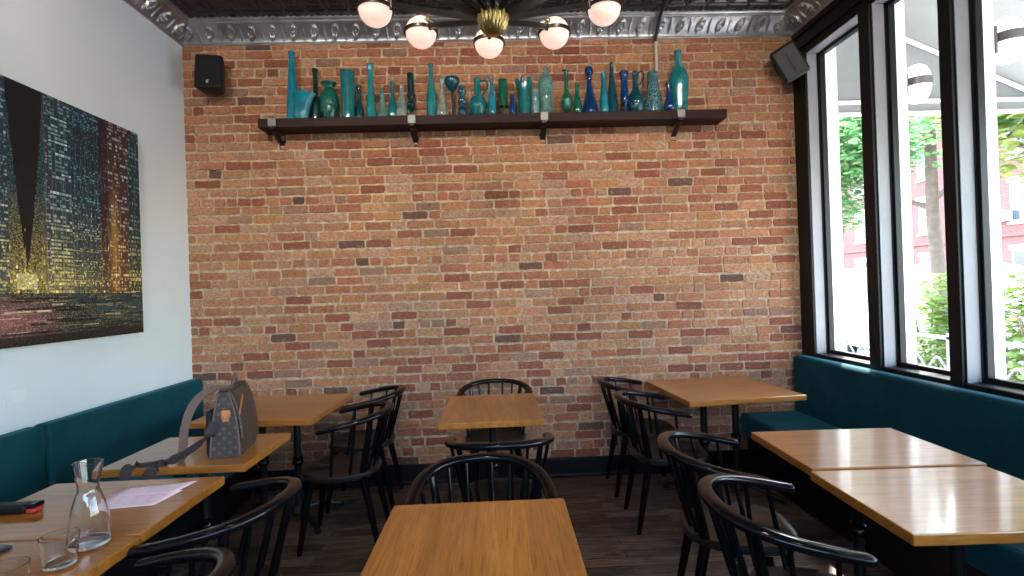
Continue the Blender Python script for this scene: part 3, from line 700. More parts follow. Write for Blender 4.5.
# ================================================================== PAINTING
def painting():
    y0, y1, z0, z1 = 1.55, 3.49, 1.325, 2.665
    e = empty('city_painting', (XL, (y0+y1)/2, z0)); tag(e, 'large unframed canvas of a city street at night on the white wall', 'painting')
    m = MB(); m.box(.002, .036, y0-(y0+y1)/2, y1-(y0+y1)/2, 0, z1-z0, .002); m.build('stretcher', M['canvas_side'], e)
    W, H = 520, 280
    u = (np.arange(W)+.5)/W; v = (np.arange(H)+.5)/H
    U, V = np.meshgrid(u, v)            # u along +Y (left to right as seen), v up
    img = np.zeros((H, W, 3)); img[:] = (.006, .007, .010)
    cx, vy = .526, .235                     # street vanishing point
    cyan, white, gold, rose = (np.array(c) for c in ((.16, .46, .55), (.55, .68, .70), (.85, .62, .16), (.55, .28, .40)))
    def tower(a, b, base, lit_a, lit_b, dens, cols, rows, seed, low=.20, verts=0):
        """one facade: rows of lit windows, cool at the top and golden near the street"""
        r = np.random.default_rng(seed)
        cols, rows = int(cols*1.5), int(rows*1.35); cell = r.random((rows, cols)); rowb = r.random(rows)
        for x in np.where((u >= a) & (u < b))[0]:
            f = (u[x]-a)/(b-a); ci = min(cols-1, int(f*cols)); cf = f*cols % 1
            for yv in range(int(low*H), H):
                vv = v[yv]; ri = int(vv*rows); rf = vv*rows % 1
                warm = max(0, min(1, (.60-vv)/.34))
                c = np.array(base)*(.55+.5*r.random())*(1+.9*warm*np.array((1.5, .9, .2)))
                on = cell[ri, ci] < dens*(.35+1.0*rowb[ri])*(1+.5*warm)
                if on and rf > .42 and cf > .18:
                    lc = (np.array(lit_a)*(1-rowb[ri])+np.array(lit_b)*rowb[ri])*(1-warm)+gold*warm
                    c = c+lc*(.25+.75*cell[ri, ci]/dens)
                if verts and cf < .14: c = c+(cyan*(1-warm)+gold*warm)*.22*verts
                img[yv, x] = c
    tower(.00, .20, (.02, .05, .09), cyan, white, .30, 9, 52, 1); tower(.20, .44, (.03, .035, .08), cyan, rose, .30, 12, 50, 2)
    tower(.44, .492, (.025, .05, .09), cyan, white, .42, 6, 58, 3); 
    tower(.562, .586, (.05, .05, .11), rose, cyan, .45, 3, 60, 4, verts=1)
    tower(.586, .662, (.035, .065, .085), cyan, white, .62, 5, 46, 5, verts=1.2)
    tower(.662, .765, (.014, .040, .072), cyan*.5, cyan, .40, 14, 70, 6, verts=.5)
    tower(.765, .802, (.040, .018, .034), rose*.3, cyan*.3, .25, 4, 60, 7)
    tower(.802, .886, (.075, .034, .036), rose*.6, white*.7, .42, 7, 44, 8)
    tower(.886, 1.0, (.008, .034, .046), cyan*.6, cyan, .42, 8, 36, 9)
    # the sides of the street falling back to the vanishing point
    r = np.random.default_rng(31)
    for x in np.where((u > .47) & (u < .585))[0]:
        dd = abs(u[x]-cx); lim = .040 if u[x] < cx else .046
        topv = vy+.05+.74*(dd/lim)**1.15
        for yv in range(int(.2*H), H):
            if u[x] < .492 and u[x] > .47 and v[yv] > topv+0 and dd < lim: img[yv, x] = (.006, .007, .010)
            if dd < lim and v[yv] < topv:
                w_ = max(0, min(1, (.62-v[yv])/.36))
                img[yv, x] = (cyan*.22*(1-w_)+gold*.42*w_)*(r.random()**2*1.9+.12)
            elif dd < lim: img[yv, x] = (.006, .007, .010)
    r = np.random.default_rng(5)
    for k in range(330):
        x = int((.44+.56*r.random())*W) if k % 3 else int(r.random()*W)
        x = min(x, W-1); yb = int((.2+.65*r.random())*H); L = int(H*(.03+.14*r.random()))
        if .485 < u[x] < .57 and yb > .30*H: continue
        w_ = max(0, min(1, (.6-v[min(yb, H-1)])/.35)); img[yb:yb+L, x] += (cyan*.45*(1-w_)+gold*.5*w_)*r.random()*.6
    gl = np.exp(-((U-.822)/.016)**2-((V-.44)/.20)**2); img += gl[..., None]*np.array((.42, .25, .03))*.75
    gl = np.exp(-((U-.60)/.15)**2-((V-.24)/.07)**2); img += gl[..., None]*np.array((.42, .31, .11))*.40
    for k in range(900):
        x = .44+.56*r.random() if k % 4 else r.random(); yv = r.normal(.265, .055)
        if not (.15 < yv < .5): continue
        xi, yi = min(int(x*W), W-1), int(yv*H); s_ = r.random(); colr = gold*1.05 if r.random() < .6 else np.array((.85, .82, .62))
        img[yi:yi+1+int(s_*2.4), xi:xi+1+int(r.random()*2.2)] += colr*(.12+.95*s_**3)
    for k in range(170):
        xi, yi, L = int((.44+.56*r.random())*W), int((.17+.14*r.random())*H), int(2+9*r.random()); img[yi:yi+L, min(xi, W-1)] *= .2
    img[int(.215*H):int(.275*H), int(.505*W):int(.548*W)] += np.array((.62, .52, .30))*.7
    # wet street
    road = V < .195
    rc = np.zeros_like(img); redness = np.clip((.64-U)/.16, 0, 1)*np.clip(1-np.abs(V-.10)/.10, 0, 1)
    rc[:] = (.020, .026, .026); rc += redness[..., None]*np.array((.36, .085, .10))
    rc += (np.random.default_rng(8).random((H, W))**6)[..., None]*np.array((.34, .32, .20))
    img[road] = rc[road]
    for k in range(60):
        yv = int((.05+.14*r.random())*H); x0 = .42+.5*r.random(); img[yv:yv+1+(k % 5 == 0), int(x0*W):int((x0+.015+.05*r.random())*W)] += np.array((.42, .38, .24))*r.random()
    for k in range(46):
        x0, yv, L = .42+.56*r.random(), .03+.15*r.random(), .02+.10*r.random(); img[int(yv*H):int(yv*H)+2, int(x0*W):int((x0+L)*W)] *= .2
    for k in range(16):
        x0, yv, L = .66+.3*r.random(), .10+.09*r.random(), .02+.05*r.random(); img[int(yv*H):int((yv+.018)*H), int(x0*W):int((x0+L)*W)] = np.array((.02, .06, .07))*(.5+r.random())
    img[V < .035] *= .25
    img = np.clip(img*.74, 0, 1)
    uc = np.interp(u, [0, .40, .525, .62, .715, .82, .945, 1], [0, .34, .492, .562, .662, .765, .886, 1]); img = img[:, np.minimum((uc*W).astype(int), W-1)]
    # grid mesh, colour per face corner
    vs = []
    yc = (y0+y1)/2
    for j in range(H+1):
        for i in range(W+1): vs.append((.0365, y0-yc+(y1-y0)*i/W, (z1-z0)*j/H))
    fs = [[j*(W+1)+i, j*(W+1)+i+1, (j+1)*(W+1)+i+1, (j+1)*(W+1)+i] for j in range(H) for i in range(W)]
    me = bpy.data.meshes.new('painted_canvas'); me.from_pydata(vs, [], fs)
    at = me.color_attributes.new('paint', 'FLOAT_COLOR', 'CORNER')
    cc = np.ones((H*W, 4, 4), dtype=np.float32); cc[:, :, :3] = img.reshape(H*W, 1, 3); at.data.foreach_set('color', cc.ravel())
    t = NT('night_city_paint'); a_ = t.add('ShaderNodeVertexColor'); a_.layer_name = 'paint'; t.color(a_.outputs['Color']); t.bset(Roughness=.45); t.bump(t.noise(t.coords(), 120, 3), .1, .002)
    me.materials.append(t.m); o = bpy.data.objects.new('painted_canvas', me); COL.objects.link(o); o.parent = e
painting()
# blank wall plate
e = empty('wall_plate', (XL, 2.612, 1.04)); tag(e, 'blank white wall plate on the white wall above the bench', 'wall plate')
m = MB(); m.box(.0, .006, -.052, .052, 0, .078, .003); m.build('cover', M['plate'], e)
m = MB(); m.box(.006, .0085, -.036, .036, .012, .066, .002); m.build('inset', M['plate'], e)

# ================================================================== SPEAKERS
def speaker(loc, rot, body, label, badge):
    e = empty('wall_speaker', loc, rot=rot); tag(e, label, 'speaker', 'wall speakers')
    w, h, d = .205, .285, .15
    bm = bmesh.new(); bmesh.ops.create_cube(bm, size=1)
    for v in bm.verts:
        k = .72 if v.co.y > 0 else 1
        v.co = Vector((v.co.x*w*k, v.co.y*d, v.co.z*h*(.86 if v.co.y > 0 else 1)))
    bmesh.ops.bevel(bm, geom=bm.edges[:], offset=.028, segments=4, profile=.5, affect='EDGES')
    m = MB(); m.bm(bm, 0, True); m.build('cabinet', body, e)
    m = MB(); m.box(-w*.40, w*.40, -d/2-.006, -d/2+.004, -h*.42, h*.42, .012, seg=3); g_ = m.build('grille', M['speaker_grille'] if badge else body, e)
    m = MB()
    if badge: m.box(-.008, .008, -d/2-.009, -d/2-.005, -h*.36, -h*.27, .002); m.build('badge', M['rivet'], g_)
    else: m.box(-.004, .004, -d/2-.009, -d/2-.005, -h*.33, h*.25, .001); m.build('slot', M['speaker_black'], g_)
    m = MB(); m.tube([(0, d/2-.01, 0), (0, d/2+.05, .01)], .018, 10); m.box(-.03, .03, d/2+.045, d/2+.055, -.05, .06, .004); m.build('mount', M['speaker_black'], e)
speaker((-2.125, D-.150, 3.248), (R(-8), 0, R(10)), M['speaker_black'], 'black speaker by the white wall in the brick corner', True)
speaker((2.385, D-.170, 3.250), (R(10), R(-27), R(-26)), M['speaker_teal'], 'tilted charcoal speaker in the corner beside the windows', False)

# ================================================================== CHANDELIER
def chandelier():
    cx, cy, zg, r = .03, 2.241, 2.95, .652
    e = empty('globe_chandelier', (cx, cy, 2.66)); tag(e, 'brass and black chandelier with a ring of lit round globes', 'chandelier')
    Z = lambda z: z-2.66
    m = MB(); m.lathe([(.008, Z(2.662)), (.02, Z(2.664)), (.045, Z(2.680)), (.062, Z(2.705)), (.069, Z(2.735)), (.069, Z(2.758)), (.060, Z(2.765))], 120)
    m.v = [(x*(1+.035*math.cos(24*math.atan2(y, x))), y*(1+.035*math.cos(24*math.atan2(y, x))), z) for x, y, z in m.v]; m.build('hub_bowl', M['brass'], e)
    m = MB(); m.lathe([(.060, Z(2.765)), (.056, Z(2.80)), (.030, Z(2.83)), (.014, Z(2.86)), (.013, Z(3.66)), (.065, Z(3.67)), (.07, Z(3.705))], 20); m.build('stem', M['dark_bronze'], e)
    for k, an in enumerate([28.5, 58, 91.7, 126.6, 153.4, 183, 212, 241, 270, 300, 330, 0]):
        ca, sa = math.cos(R(an)), math.sin(R(an)); dz = zg
        m = MB(); a0 = Vector((ca*.05, sa*.05, Z(2.748))); a1 = Vector((ca*(r-.096), sa*(r-.096), Z(2.946)))
        m.tube([a0, a1], 1.0, sec=[(-.008, -.012), (.008, -.012), (.008, .012), (-.008, .012)], up=(0, 0, 1))
        m.tube([(ca*(r-.100), sa*(r-.100), Z(2.925)), (ca*(r-.100), sa*(r-.100), Z(2.965))], .010, 10)
        arm = m.build('arm', M['dark_bronze'], e)
        g_ = Vector((ca*r, sa*r, Z(zg)))
        m = MB(); m.sphere(g_, .083, 28, k=18); m.build('globe', M['globe'], arm)
        m = MB(); m.lathe([(.0836, -.0085), (.092, -.0085), (.092, .0085), (.0836, .0085), (.0836, -.0085)], 32, g_, caps=False); m.build('ring', M['dark_bronze'], arm)
        m = MB(); m.sphere(g_-Vector((ca*.078, sa*.078, -.034)), .016, 12, k=8); m.build('finial', M['brass'], arm)
    return e
ch0 = chandelier()
o = dup(ch0, (.03, -.9, 2.66)); o['label'] = 'added unseen twin chandelier of lit globes behind the viewer'; ch0['group'] = 'globe chandeliers'; o['group'] = 'globe chandeliers'  # unseen twin, added for more lamp light from behind

# ================================================================== ON THE TABLES
# ---- messenger bag
def bag():
    L, T, H = .32, .15, .33
    e = empty('messenger_bag', (-1.412*KT, 2.735*KT, TT), R(101)); e.scale = (KT,)*3; tag(e, 'brown printed messenger bag with tan leather tabs on the table', 'bag')
    # local: x along the length (near end is x<0), y thickness (y<0 = front flap side), z up
    def prof(t_):           # half thicknesses at height fraction: (front, back)
        return (-(T*.5*(1-.10*t_-.62*t_**3.0)), T*.5*(1-.25*t_-.35*t_**2))
    m = MB(); nz, nx = 14, 12; rings = []
    loop = []
    vs = []; fs = []
    for i in range(nx+1):
        s_ = -1+2*i/nx; end = 1-.10*abs(s_)**4
        xx = s_*L/2
        sec = []
        for j in range(nz+1):
            t_ = j/nz; a, b = prof(t_); bul = 1+.14*(1-s_*s_)*math.sin(PI*min(t_*1.1, 1))
            sec.append((xx*(1-.06*t_), a*bul*end, .002+H*t_*(1-.06*(1-end))+.006*math.sin(9*s_)*t_))
        for j in range(nz, -1, -1):
            t_ = j/nz; a, b = prof(t_); sec.append((xx*(1-.06*t_), b*end, .002+H*t_*(1-.06*(1-end))+.006*math.sin(9*s_)*t_))
        vs += sec
    k = 2*(nz+1)
    for i in range(nx):
        for j in range(k): fs.append([i*k+j, i*k+(j+1) % k, (i+1)*k+(j+1) % k, (i+1)*k+j])
    fs.append(list(range(k))[::-1]); fs.append([nx*k+j for j in range(k)])
    m.raw(vs, fs, 0, True); body = m.build('body', M['bag'], e)
    me = body.data; uv = me.uv_layers.new(name='UVMap')
    for p in me.polygons:
        for li in p.loop_indices:
            co = me.vertices[me.loops[li].vertex_index].co
            q = (co.x, co.z) if abs(p.normal.x) < .7 else (co.y, co.z)
            a, b = q[0]/.034, q[1]/.034; uv.data[li].uv = ((a+b)*.7, (a-b)*.7)
    # front flap lying over the front face and the top
    m = MB(); vs = []; nn = 16
    for i in range(9):
        s_ = -1+2*i/8; x = s_*(L/2-.004)
        for j in range(nn+1):
            t_ = j/nn
            if t_ < .22: yy = T*.16-.06*(t_/.22); zz = H+.006+.004*math.sin(PI*t_/.22)
            else:
                q = (t_-.22)/.78; hh = 1-q*.80; a, b = prof(hh); bul = 1+.14*(1-s_*s_)*math.sin(PI*min(hh*1.1, 1)); yy = a*bul-.006; zz = .004+H*hh+.006*math.sin(9*s_)*hh
                if q < .08: yy = yy*.8
            vs.append((x*(1-.06*min(1, zz/H)), yy, zz))
    fs = [[i*(nn+1)+j, i*(nn+1)+j+1, (i+1)*(nn+1)+j+1, (i+1)*(nn+1)+j] for i in range(8) for j in range(nn)]
    m.raw(vs, fs, 0, True); flap = m.build('flap', M['bag'], e)
    uv = flap.data.uv_layers.new(name='UVMap')
    for p in flap.data.polygons:
        for li in p.loop_indices:
            co = flap.data.vertices[flap.data.loops[li].vertex_index].co; a, b = co.x/.034, co.z/.034; uv.data[li].uv = ((a+b)*.7, (a-b)*.7)
    so = flap.modifiers.new('thickness', 'SOLIDIFY'); so.thickness = .004
    # piping on the near end panel
    for sgn in (0, 1):
        m = MB(); m.tube([(-L/2*(1-.06*j/12)-.001, prof(j/12)[sgn]*.90, .004+H*.985*j/12) for j in range(13)], .0042, 8); m.build('piping', M['piping'], e)
    # black block standing in for the shade between strap and body
    m = MB(); m.box(-L/2+.012, L/2-.012, T*.36, T*.60, .004, H*.72, .02, seg=3); m.build('gap_shade', M['gap_black'], e)
    # leather tabs
    m = MB(); xe = -L/2*(1-.06*.6)
    m.box(xe-.008, xe-.002, -.030, .012, H*.60, H*.72, .003); m.box(xe-.013, xe-.006, -.024, .006, H*.55, H*.655, .003); m.build('buckle_tab', M['leather_tan'], e)
    m = MB(); m.box(xe-.015, xe-.011, -.017, -.001, H*.615, H*.64, .001); m.build('buckle', M['brass'], e)
    # tan strip across the flap near its top
    m = MB(); pts = []
    for q in range(10):
        hh = .90-.26*q/9; a, b = prof(hh); pts.append((-L/2+.02+.10*q/9*0+.012*q, a*1.06-.012, H*hh))
    pts = [(-L/2+.012+.014*q, prof(.66+.022*q)[0]*1.02-.011, H*(.66+.022*q)) for q in range(10)]
    m.tube(pts, 1.0, sec=[(-.011, -.002), (.011, -.002), (.011, .002), (-.011, .002)], up=(0, -1, 0)); m.build('leather_strip', M['leather_tan'], e)
    # little top handle loop standing up at the far end
    m = MB(); m.tube(smooth_path([(-.02, 0, H+.002), (.0, 0, H+.038), (.030, 0, H+.052), (.062, 0, H+.036), (.085, 0, H+.002)], 5), 1.0, sec=[(-.013, -.003), (.013, -.003), (.013, .003), (-.013, .003)], up=(0, 1, 0)); m.build('top_handle', M['piping'], e)
    bpy.context.view_layer.update()
    inv = e.matrix_basis.inverted() @ Matrix.Translation((0, 0, TT-.733*KT)) @ Matrix.Scale(KT, 4)
    def strap(name, pts, mat, w, upv):
        m = MB(); sm = smooth_path([inv @ Vector(p) for p in pts], 7)
        h = .0022
        # ribbon: side direction given per control point
        ups = smooth_path([Vector(u_) for u_ in upv], 7); rot3 = inv.to_3x3()
        vs = []; n = len(sm)
        for i in range(n):
            T_ = (sm[min(i+1, n-1)]-sm[max(i-1, 0)]).normalized(); sd = (rot3 @ ups[i]); sd = (sd-T_*sd.dot(T_)).normalized(); nr = T_.cross(sd)
            for a, b in ((-w/2, -h), (w/2, -h), (w/2, h), (-w/2, h)): vs.append(sm[i]+sd*a+nr*b)
        fs = [[i*4+j, i*4+(j+1) % 4, (i+1)*4+(j+1) % 4, (i+1)*4+j] for i in range(n-1) for j in range(4)]+[[3, 2, 1, 0], [(n-1)*4+j for j in range(4)]]
        m.raw(vs, fs, 0, False); return m.build(name, mat, e)
    z = .733
    strap('strap', [(-1.435, 2.72, z+.335), (-1.49, 2.66, z+.330), (-1.545, 2.61, z+.27), (-1.575, 2.585, z+.17), (-1.585, 2.575, z+.06), (-1.592, 2.57, z+.012)], M['strap_tan'], .046,
          [(.1, -.6, .2), (.3, -.5, -.5), (.8, -.2, -.4), (1, -.1, 0), (1, -.15, 0), (1, -.1, 0)])
    strap('strap', [(-1.587, 2.60, z+.012), (-1.66, 2.56, z+.006), (-1.74, 2.515, z+.005), (-1.775, 2.478, z+.005), (-1.785, 2.462, z-.015), (-1.785, 2.455, z-.085), (-1.755, 2.447, z-.14), (-1.70, 2.452, z-.08), (-1.665, 2.462, z-.008), (-1.640, 2.482, z+.008), (-1.575, 2.52, z+.032), (-1.50, 2.54, z+.075), (-1.44, 2.553, z+.125), (-1.415, 2.563, z+.185)], M['strap_web'], .050,
          [(.2, .8, .2), (.4, .8, 0), (.5, .8, 0), (.8, .5, 0), (1, .2, 0), (1, 0, 0), (.6, 0, .8), (1, 0, .3), (1, .1, 0), (.8, .5, 0), (.6, .5, .5), (.5, .4, .6), (.6, .3, .5), (.8, .1, .2)])
    return e
bag()

# ---- carafe, tumblers
def hollow(name, outer, wall, loc, label, cat, group=None, base=.012, n=40):
    """open glass vessel: outer profile (r,z) upward, inner wall follows"""
    o_ = smooth_path([Vector((r, 0, z)) for r, z in outer], 6); O = [(v.x, v.z) for v in o_]
    I = [(r-wall, z) for r, z in O if z >= base][::-1]
    m = MB(); m.lathe([(.001, 0.0005)]+O+[(O[-1][0]-wall*.5, O[-1][1]+wall*.4)]+I+[(.001, base)], n, caps=False)
    o = m.build(name, M['clear'], None, (loc[0]*KT, loc[1]*KT, loc[2])); o.scale = (KT,)*3; tag(o, label, cat, group); return o
hollow('carafe', [(.050, .0005), (.0555, .004), (.0575, .015), (.0565, .055), (.050, .11), (.0375, .158), (.030, .180), (.0295, .197), (.036, .232), (.043, .272)], .003, (-1.366, 1.716, TT+.0005), 'clear glass water carafe with a flared neck on the table', 'carafe')
hollow('glass_tumbler', [(.036, .0005), (.0405, .003), (.042, .012), (.0455, .045), (.0490, .092)], .0028, (-1.356, 1.590, TT+.0005), 'clear glass tumbler standing beside the carafe', 'glass', 'clear glass tumblers')
hollow('glass_tumbler', [(.036, .0005), (.0405, .003), (.042, .012), (.0455, .045), (.0490, .092)], .0028, (-1.352, 1.417, TT+.0005), 'clear glass tumbler cut off by the photo corner, beside the phone', 'glass', 'clear glass tumblers')
# ---- phone
e = empty('phone', (-1.698*KT, 1.690*KT, TT+.0005), R(-6)); tag(e, 'dark phone lying on the table at the photo edge', 'phone')
m = MB(); m.box(-.076, .076, -.036, .036, 0, .010, .004, seg=3); m.build('case', M['blue_edge'], e)
m = MB(); m.box(-.071, .071, -.032, .032, .0095, .0110, .001); m.build('screen', M['screen'], e)
# ---- black case with a red end
e = empty('glasses_case', (-1.908*KT, 2.008*KT, TT+.0005), R(2)); tag(e, 'long black case with a red cap lying on the table by the bench', 'case')
m = MB(); m.box(-.12, .085, -.026, .026, 0, .034, .014, seg=4); m.build('case_body', M['speaker_black'], e)
m = MB(); m.box(.083, .112, -.0245, .0245, .001, .018, .008, seg=3); m.build('cap', M['red_plastic'], e)
m = MB(); m.box(.080, .116, -.0255, .0255, .017, .034, .008, seg=3); m.build('cap_top', M['black_gloss'], e)
# ---- pink papers
def sheet(pts, z, label, lines, curl=0.0):
    pts = [(a*KT, b*KT) for a, b in pts]; c = sum((Vector((*p, 0)) for p in pts), Vector())/4
    e = empty('paper_sheet', (c.x, c.y, z)); tag(e, label, 'paper', 'pink papers on the table')
    P = [Vector((*p, 0))-c for p in pts]; n = 8; vs = []
    for j in range(n+1):
        for i in range(n+1):
            a, b = i/n, j/n; q = (P[0]*(1-a)+P[1]*a)*(1-b)+(P[3]*(1-a)+P[2]*a)*b
            vs.append((q.x, q.y, .0006+curl*(a-.5)**2*4*.5+curl*.6*abs(b-.5)))
    m = MB(); m.raw(vs, [[j*(n+1)+i, j*(n+1)+i+1, (j+1)*(n+1)+i+1, (j+1)*(n+1)+i] for j in range(n) for i in range(n)], 0, True)
    s_ = m.build('sheet', M['paper_pink'], e); so = s_.modifiers.new('thickness', 'SOLIDIFY'); so.thickness = .0006
    m = MB()
    for (b, a0, a1) in lines:
        vs = []
        for a, bb in ((a0, b), (a1, b), (a1, b+.035), (a0, b+.035)):
            q = (P[0]*(1-a)+P[1]*a)*(1-bb)+(P[3]*(1-a)+P[2]*a)*bb; vs.append((q.x, q.y, .0014+curl*(a-.5)**2*4*.5+curl*.6*abs(bb-.5)))
        m.raw(vs, [[0, 1, 2, 3]])
    m.build('print_lines', M['ink'], e)
LP1 = []
for k in range(7):
    a = .1+random.uniform(0, .1); 
    while a < .85:
        w_ = random.uniform(.05, .16); LP1.append((.12+k*.115, a, min(a+w_, .92))); a += w_+random.uniform(.04, .2)
sheet([(-1.575, 1.995), (-1.358, 2.015), (-1.335, 2.160), (-1.600, 2.135)], TT+.0005, 'pink printed sheet lying nearer on the table with the carafe behind', LP1, .002)
sheet([(-1.600, 2.118), (-1.348, 2.132), (-1.325, 2.250), (-1.590, 2.205)], TT+.0032, 'pink printed sheet further from the viewer, lapping over the nearer one', LP1, .004)

# ================================================================== OUTDOORS
GZ = -.16
m = MB(); m.box(XR+.2, 5.9, -12, 40, GZ-.1, GZ); tag(struct(m.build('sidewalk', M['concrete'])), 'pale sunlit sidewalk outside the windows', 'sidewalk')
m = MB(); m.box(5.9, 22.6, -12, 60, GZ-.22, GZ-.12); tag(struct(m.build('road', M['asphalt'])), 'pale sunlit street beyond the sidewalk', 'road')
m = MB(); m.box(22.6, 26.2, -12, 60, GZ-.1, GZ); tag(struct(m.build('sidewalk_opposite', M['concrete'])), 'sidewalk on the far side of the street', 'sidewalk')
m = MB(); m.box(-14, XR+.2, -16, YB-.2, GZ-.1, GZ); tag(struct(m.build('pavement', M['concrete'])), 'pale paving outside the added wall opening behind the viewer', 'pavement')
# awning
aw = empty('awning', (XR+.2, 1.0, 2.8)); tag(aw, 'grey canvas awning with white pipes outside the windows', 'awning')
def wxyz(p): return (p[0]-XR-.2, p[1]-1.0, p[2]-2.8)
X0, X1, YA, YE = XR+.21, 4.45, -3.0, 3.95
m = MB(); zt0, zt1 = 3.70, 2.98
def slab(m, P, d):
    P = [Vector(wxyz(p)) for p in P]; d = Vector(d); n = len(P)
    m.raw(P+[p+d for p in P], [list(range(n)), [n+i for i in range(n)][::-1]]+[[i, (i+1) % n, n+(i+1) % n, n+i] for i in range(n)])
slab(m, [(X0, YA, zt0), (X1, YA, zt1), (X1, YE, zt1), (X0, YE, zt0)], (0, 0, .012)); m.build('canvas_top', M['awning'], aw)
m = MB(); slab(m, [(X0, YE, zt0), (X1, YE, zt1), (X1, YE, 2.84), (X0, YE, 2.84)], (0, .01, 0)); m.build('end_panel', M['awning'], aw)
m = MB(); slab(m, [(X1, YA, zt1), (X1, YE, zt1), (X1, YE, 2.84), (X1, YA, 2.84)], (.01, 0, 0)); m.build('valance', M['awning'], aw)
pipes = [[(X0+.02, YE-.03, 2.835), (X1, YE-.03, 2.835)], [(X0+.02, YE-.03, 2.93), (X1, YE-.03, 2.93)], [(X0+.02, YE-.03, zt0-.02), (X1-.02, YE-.03, zt1-.02)], [(X1-.03, YA, 2.835), (X1-.03, YE, 2.835)], [(X1-.03, YA, zt1-.03), (X1-.03, YE, zt1-.03)], [(3.26, YE-.035, 2.84), (3.26, YE-.035, 3.45)]]
for yy in (-1.5, .3, 1.75, 2.9): pipes.append([(X0+.02, yy, zt0-.03), (X1-.02, yy, zt1-.03)])
for P in pipes:
    m = MB(); m.tube([wxyz(p) for p in P], .018, 8); m.build('frame_pipe', M['awning_pipe'], aw)
# hanging string-light cable
m = MB(); m.tube(smooth_path([(2.95, YE-.06, 3.5), (3.0, YE-.07, 3.3), (2.96, YE-.06, 3.1), (3.02, YE-.07, 2.95), (2.98, YE-.06, 2.86)], 6), .006, 6); tag(m.build('hanging_cable', M['tyre']), 'thin dark cable hanging inside the awning end', 'cable')
# sconces
for i, (yy, nm) in enumerate(((3.275, 'first'), (2.684, 'second'), (2.098, 'third'))):
    e = empty('outdoor_sconce', (XR+.226, yy-.01, 2.80)); tag(e, 'white globe wall lamp with a dark band outside, on the %s pier from the bricks' % nm, 'lamp', 'outdoor wall lamps')
    m = MB(); m.box(.0, .016, -.035, .035, -.075, .075, .004); m.build('back_plate', M['gunmetal'], e)
    m = MB(); prof = [(max(.001, .080*math.sin(PI*k/16)**.75), -.128*math.cos(PI*k/16)) for k in range(17)]; m.lathe(prof, 24, (.10, 0, .01), caps=False); m.build('globe', M['sconce_globe'], e)
    m = MB(); m.lathe([(.0815, -.024), (.088, -.024), (.088, .024), (.0815, .024), (.0815, -.024)], 28, (.10, 0, .012), caps=False); m.box(.012, .03, -.012, .012, -.006, .03); m.build('band', M['gunmetal'], e)
# railing of looped iron
e = empty('iron_railing', (4.25, 4.2, GZ)); tag(e, 'grey iron railing with looped tops along the sidewalk', 'railing')
m = MB(); m.box(-.02, .02, -2.6, 3.4, 1.08, 1.115, .006); m.box(-.015, .015, -2.6, 3.4, .16, .185, .004); m.build('rails', M['rail_iron'], e)
for k in range(9):
    yy = -2.6+.75*k; m = MB(); m.box(-.02, .02, yy-.02, yy+.02, 0, 1.14, .004); m.build('post', M['rail_iron'], e)
    if k < 8:
        m = MB()
        for q in range(3):
            y0 = yy+.03+.24*q; m.tube(smooth_path([(0, y0, .18), (0, y0, .72), (0, y0+.06, .86), (0, y0+.11, .90), (0, y0+.16, .86), (0, y0+.22, .72), (0, y0+.22, .18)], 4), .011, 6)
        m.build('loops', M['rail_iron'], e)
# leaf clouds
def leaves(n, blobs, size, seed):
    r = random.Random(seed); m = MB()
    for k in range(n):
        bx_, by_, bz_, rx, ry, rz = r.choice(blobs)
        while True:
            p = Vector((r.uniform(-1, 1), r.uniform(-1, 1), r.uniform(-1, 1)))
            if .35 < p.length < 1: break
        c = Vector((bx_+p.x*rx, by_+p.y*ry, bz_+p.z*rz)); s_ = size*r.uniform(.6, 1.3)
        q = Matrix.Rotation(r.uniform(0, 6.28), 3, 'Z') @ Matrix.Rotation(r.uniform(-.9, .9), 3, 'X')
        pts = [(-.5, 0, 0), (-.15, .3, .05), (.2, .24, .04), (.55, 0, -.04), (.2, -.24, .04), (-.15, -.3, .05)]
        m.raw([c+q @ (Vector(a)*s_) for a in pts], [[0, 1, 2, 3], [0, 3, 4, 5]])
    return m
def tree(loc, h, blobs, n, label, mat, lean=.05, rad=.10, size=.2, seed=1, limbs=()):
    e = empty('street_tree', loc); tag(e, label, 'tree', 'street trees outside')
    m = MB(); m.tube(smooth_path([(0, 0, 0), (.03, 0, h*.3), (-.02, lean, h*.65), (.0, lean*1.5, h)], 5), [rad*(1.15-.5*i/15) for i in range(16)], 12)
    for l in limbs: m.tube(smooth_path(l, 4), [rad*.42*(1-.7*i/((len(l)-1)*4)) for i in range((len(l)-1)*4+1)], 8)
    m.build('trunk', M['bark'], e)
    leaves(n, blobs, size, seed).build('crown', mat, e)
tree((7.0, 7.72, GZ), 4.0, [(0, 0, 4.3, 1.6, 1.7, .95), (-.5, 1.1, 4.0, 1.1, 1.2, .7), (.3, -1.2, 4.3, 1.2, 1.2, .8), (0, 2.0, 4.6, 1.1, 1.3, .8)], 5200, 'slim street tree with its trunk seen through the second window', M['leaf'], size=.14, seed=2, rad=.11, limbs=[[(0, .05, 2.75), (-.35, .5, 3.05), (-.7, .9, 3.35)], [(0, .05, 2.9), (.3, -.5, 3.4), (.5, -1.0, 3.9)]])
tree((7.2, 4.4, GZ), 4.6, [(0, 1.4, 3.5, 1.3, 1.2, .75), (0, .4, 4.3, 1.4, 1.6, 1.0), (-.4, 1.8, 4.2, 1.0, 1.0, .8), (.2, 1.0, 2.9, .8, 1.0, .4)], 4600, 'yellow-green street tree seen through the third window', M['leaf_yellow'], size=.14, seed=3, rad=.16, limbs=[[(0, .1, 2.6), (0, .9, 3.0), (0, 1.8, 3.2), (0, 2.5, 3.6)]])
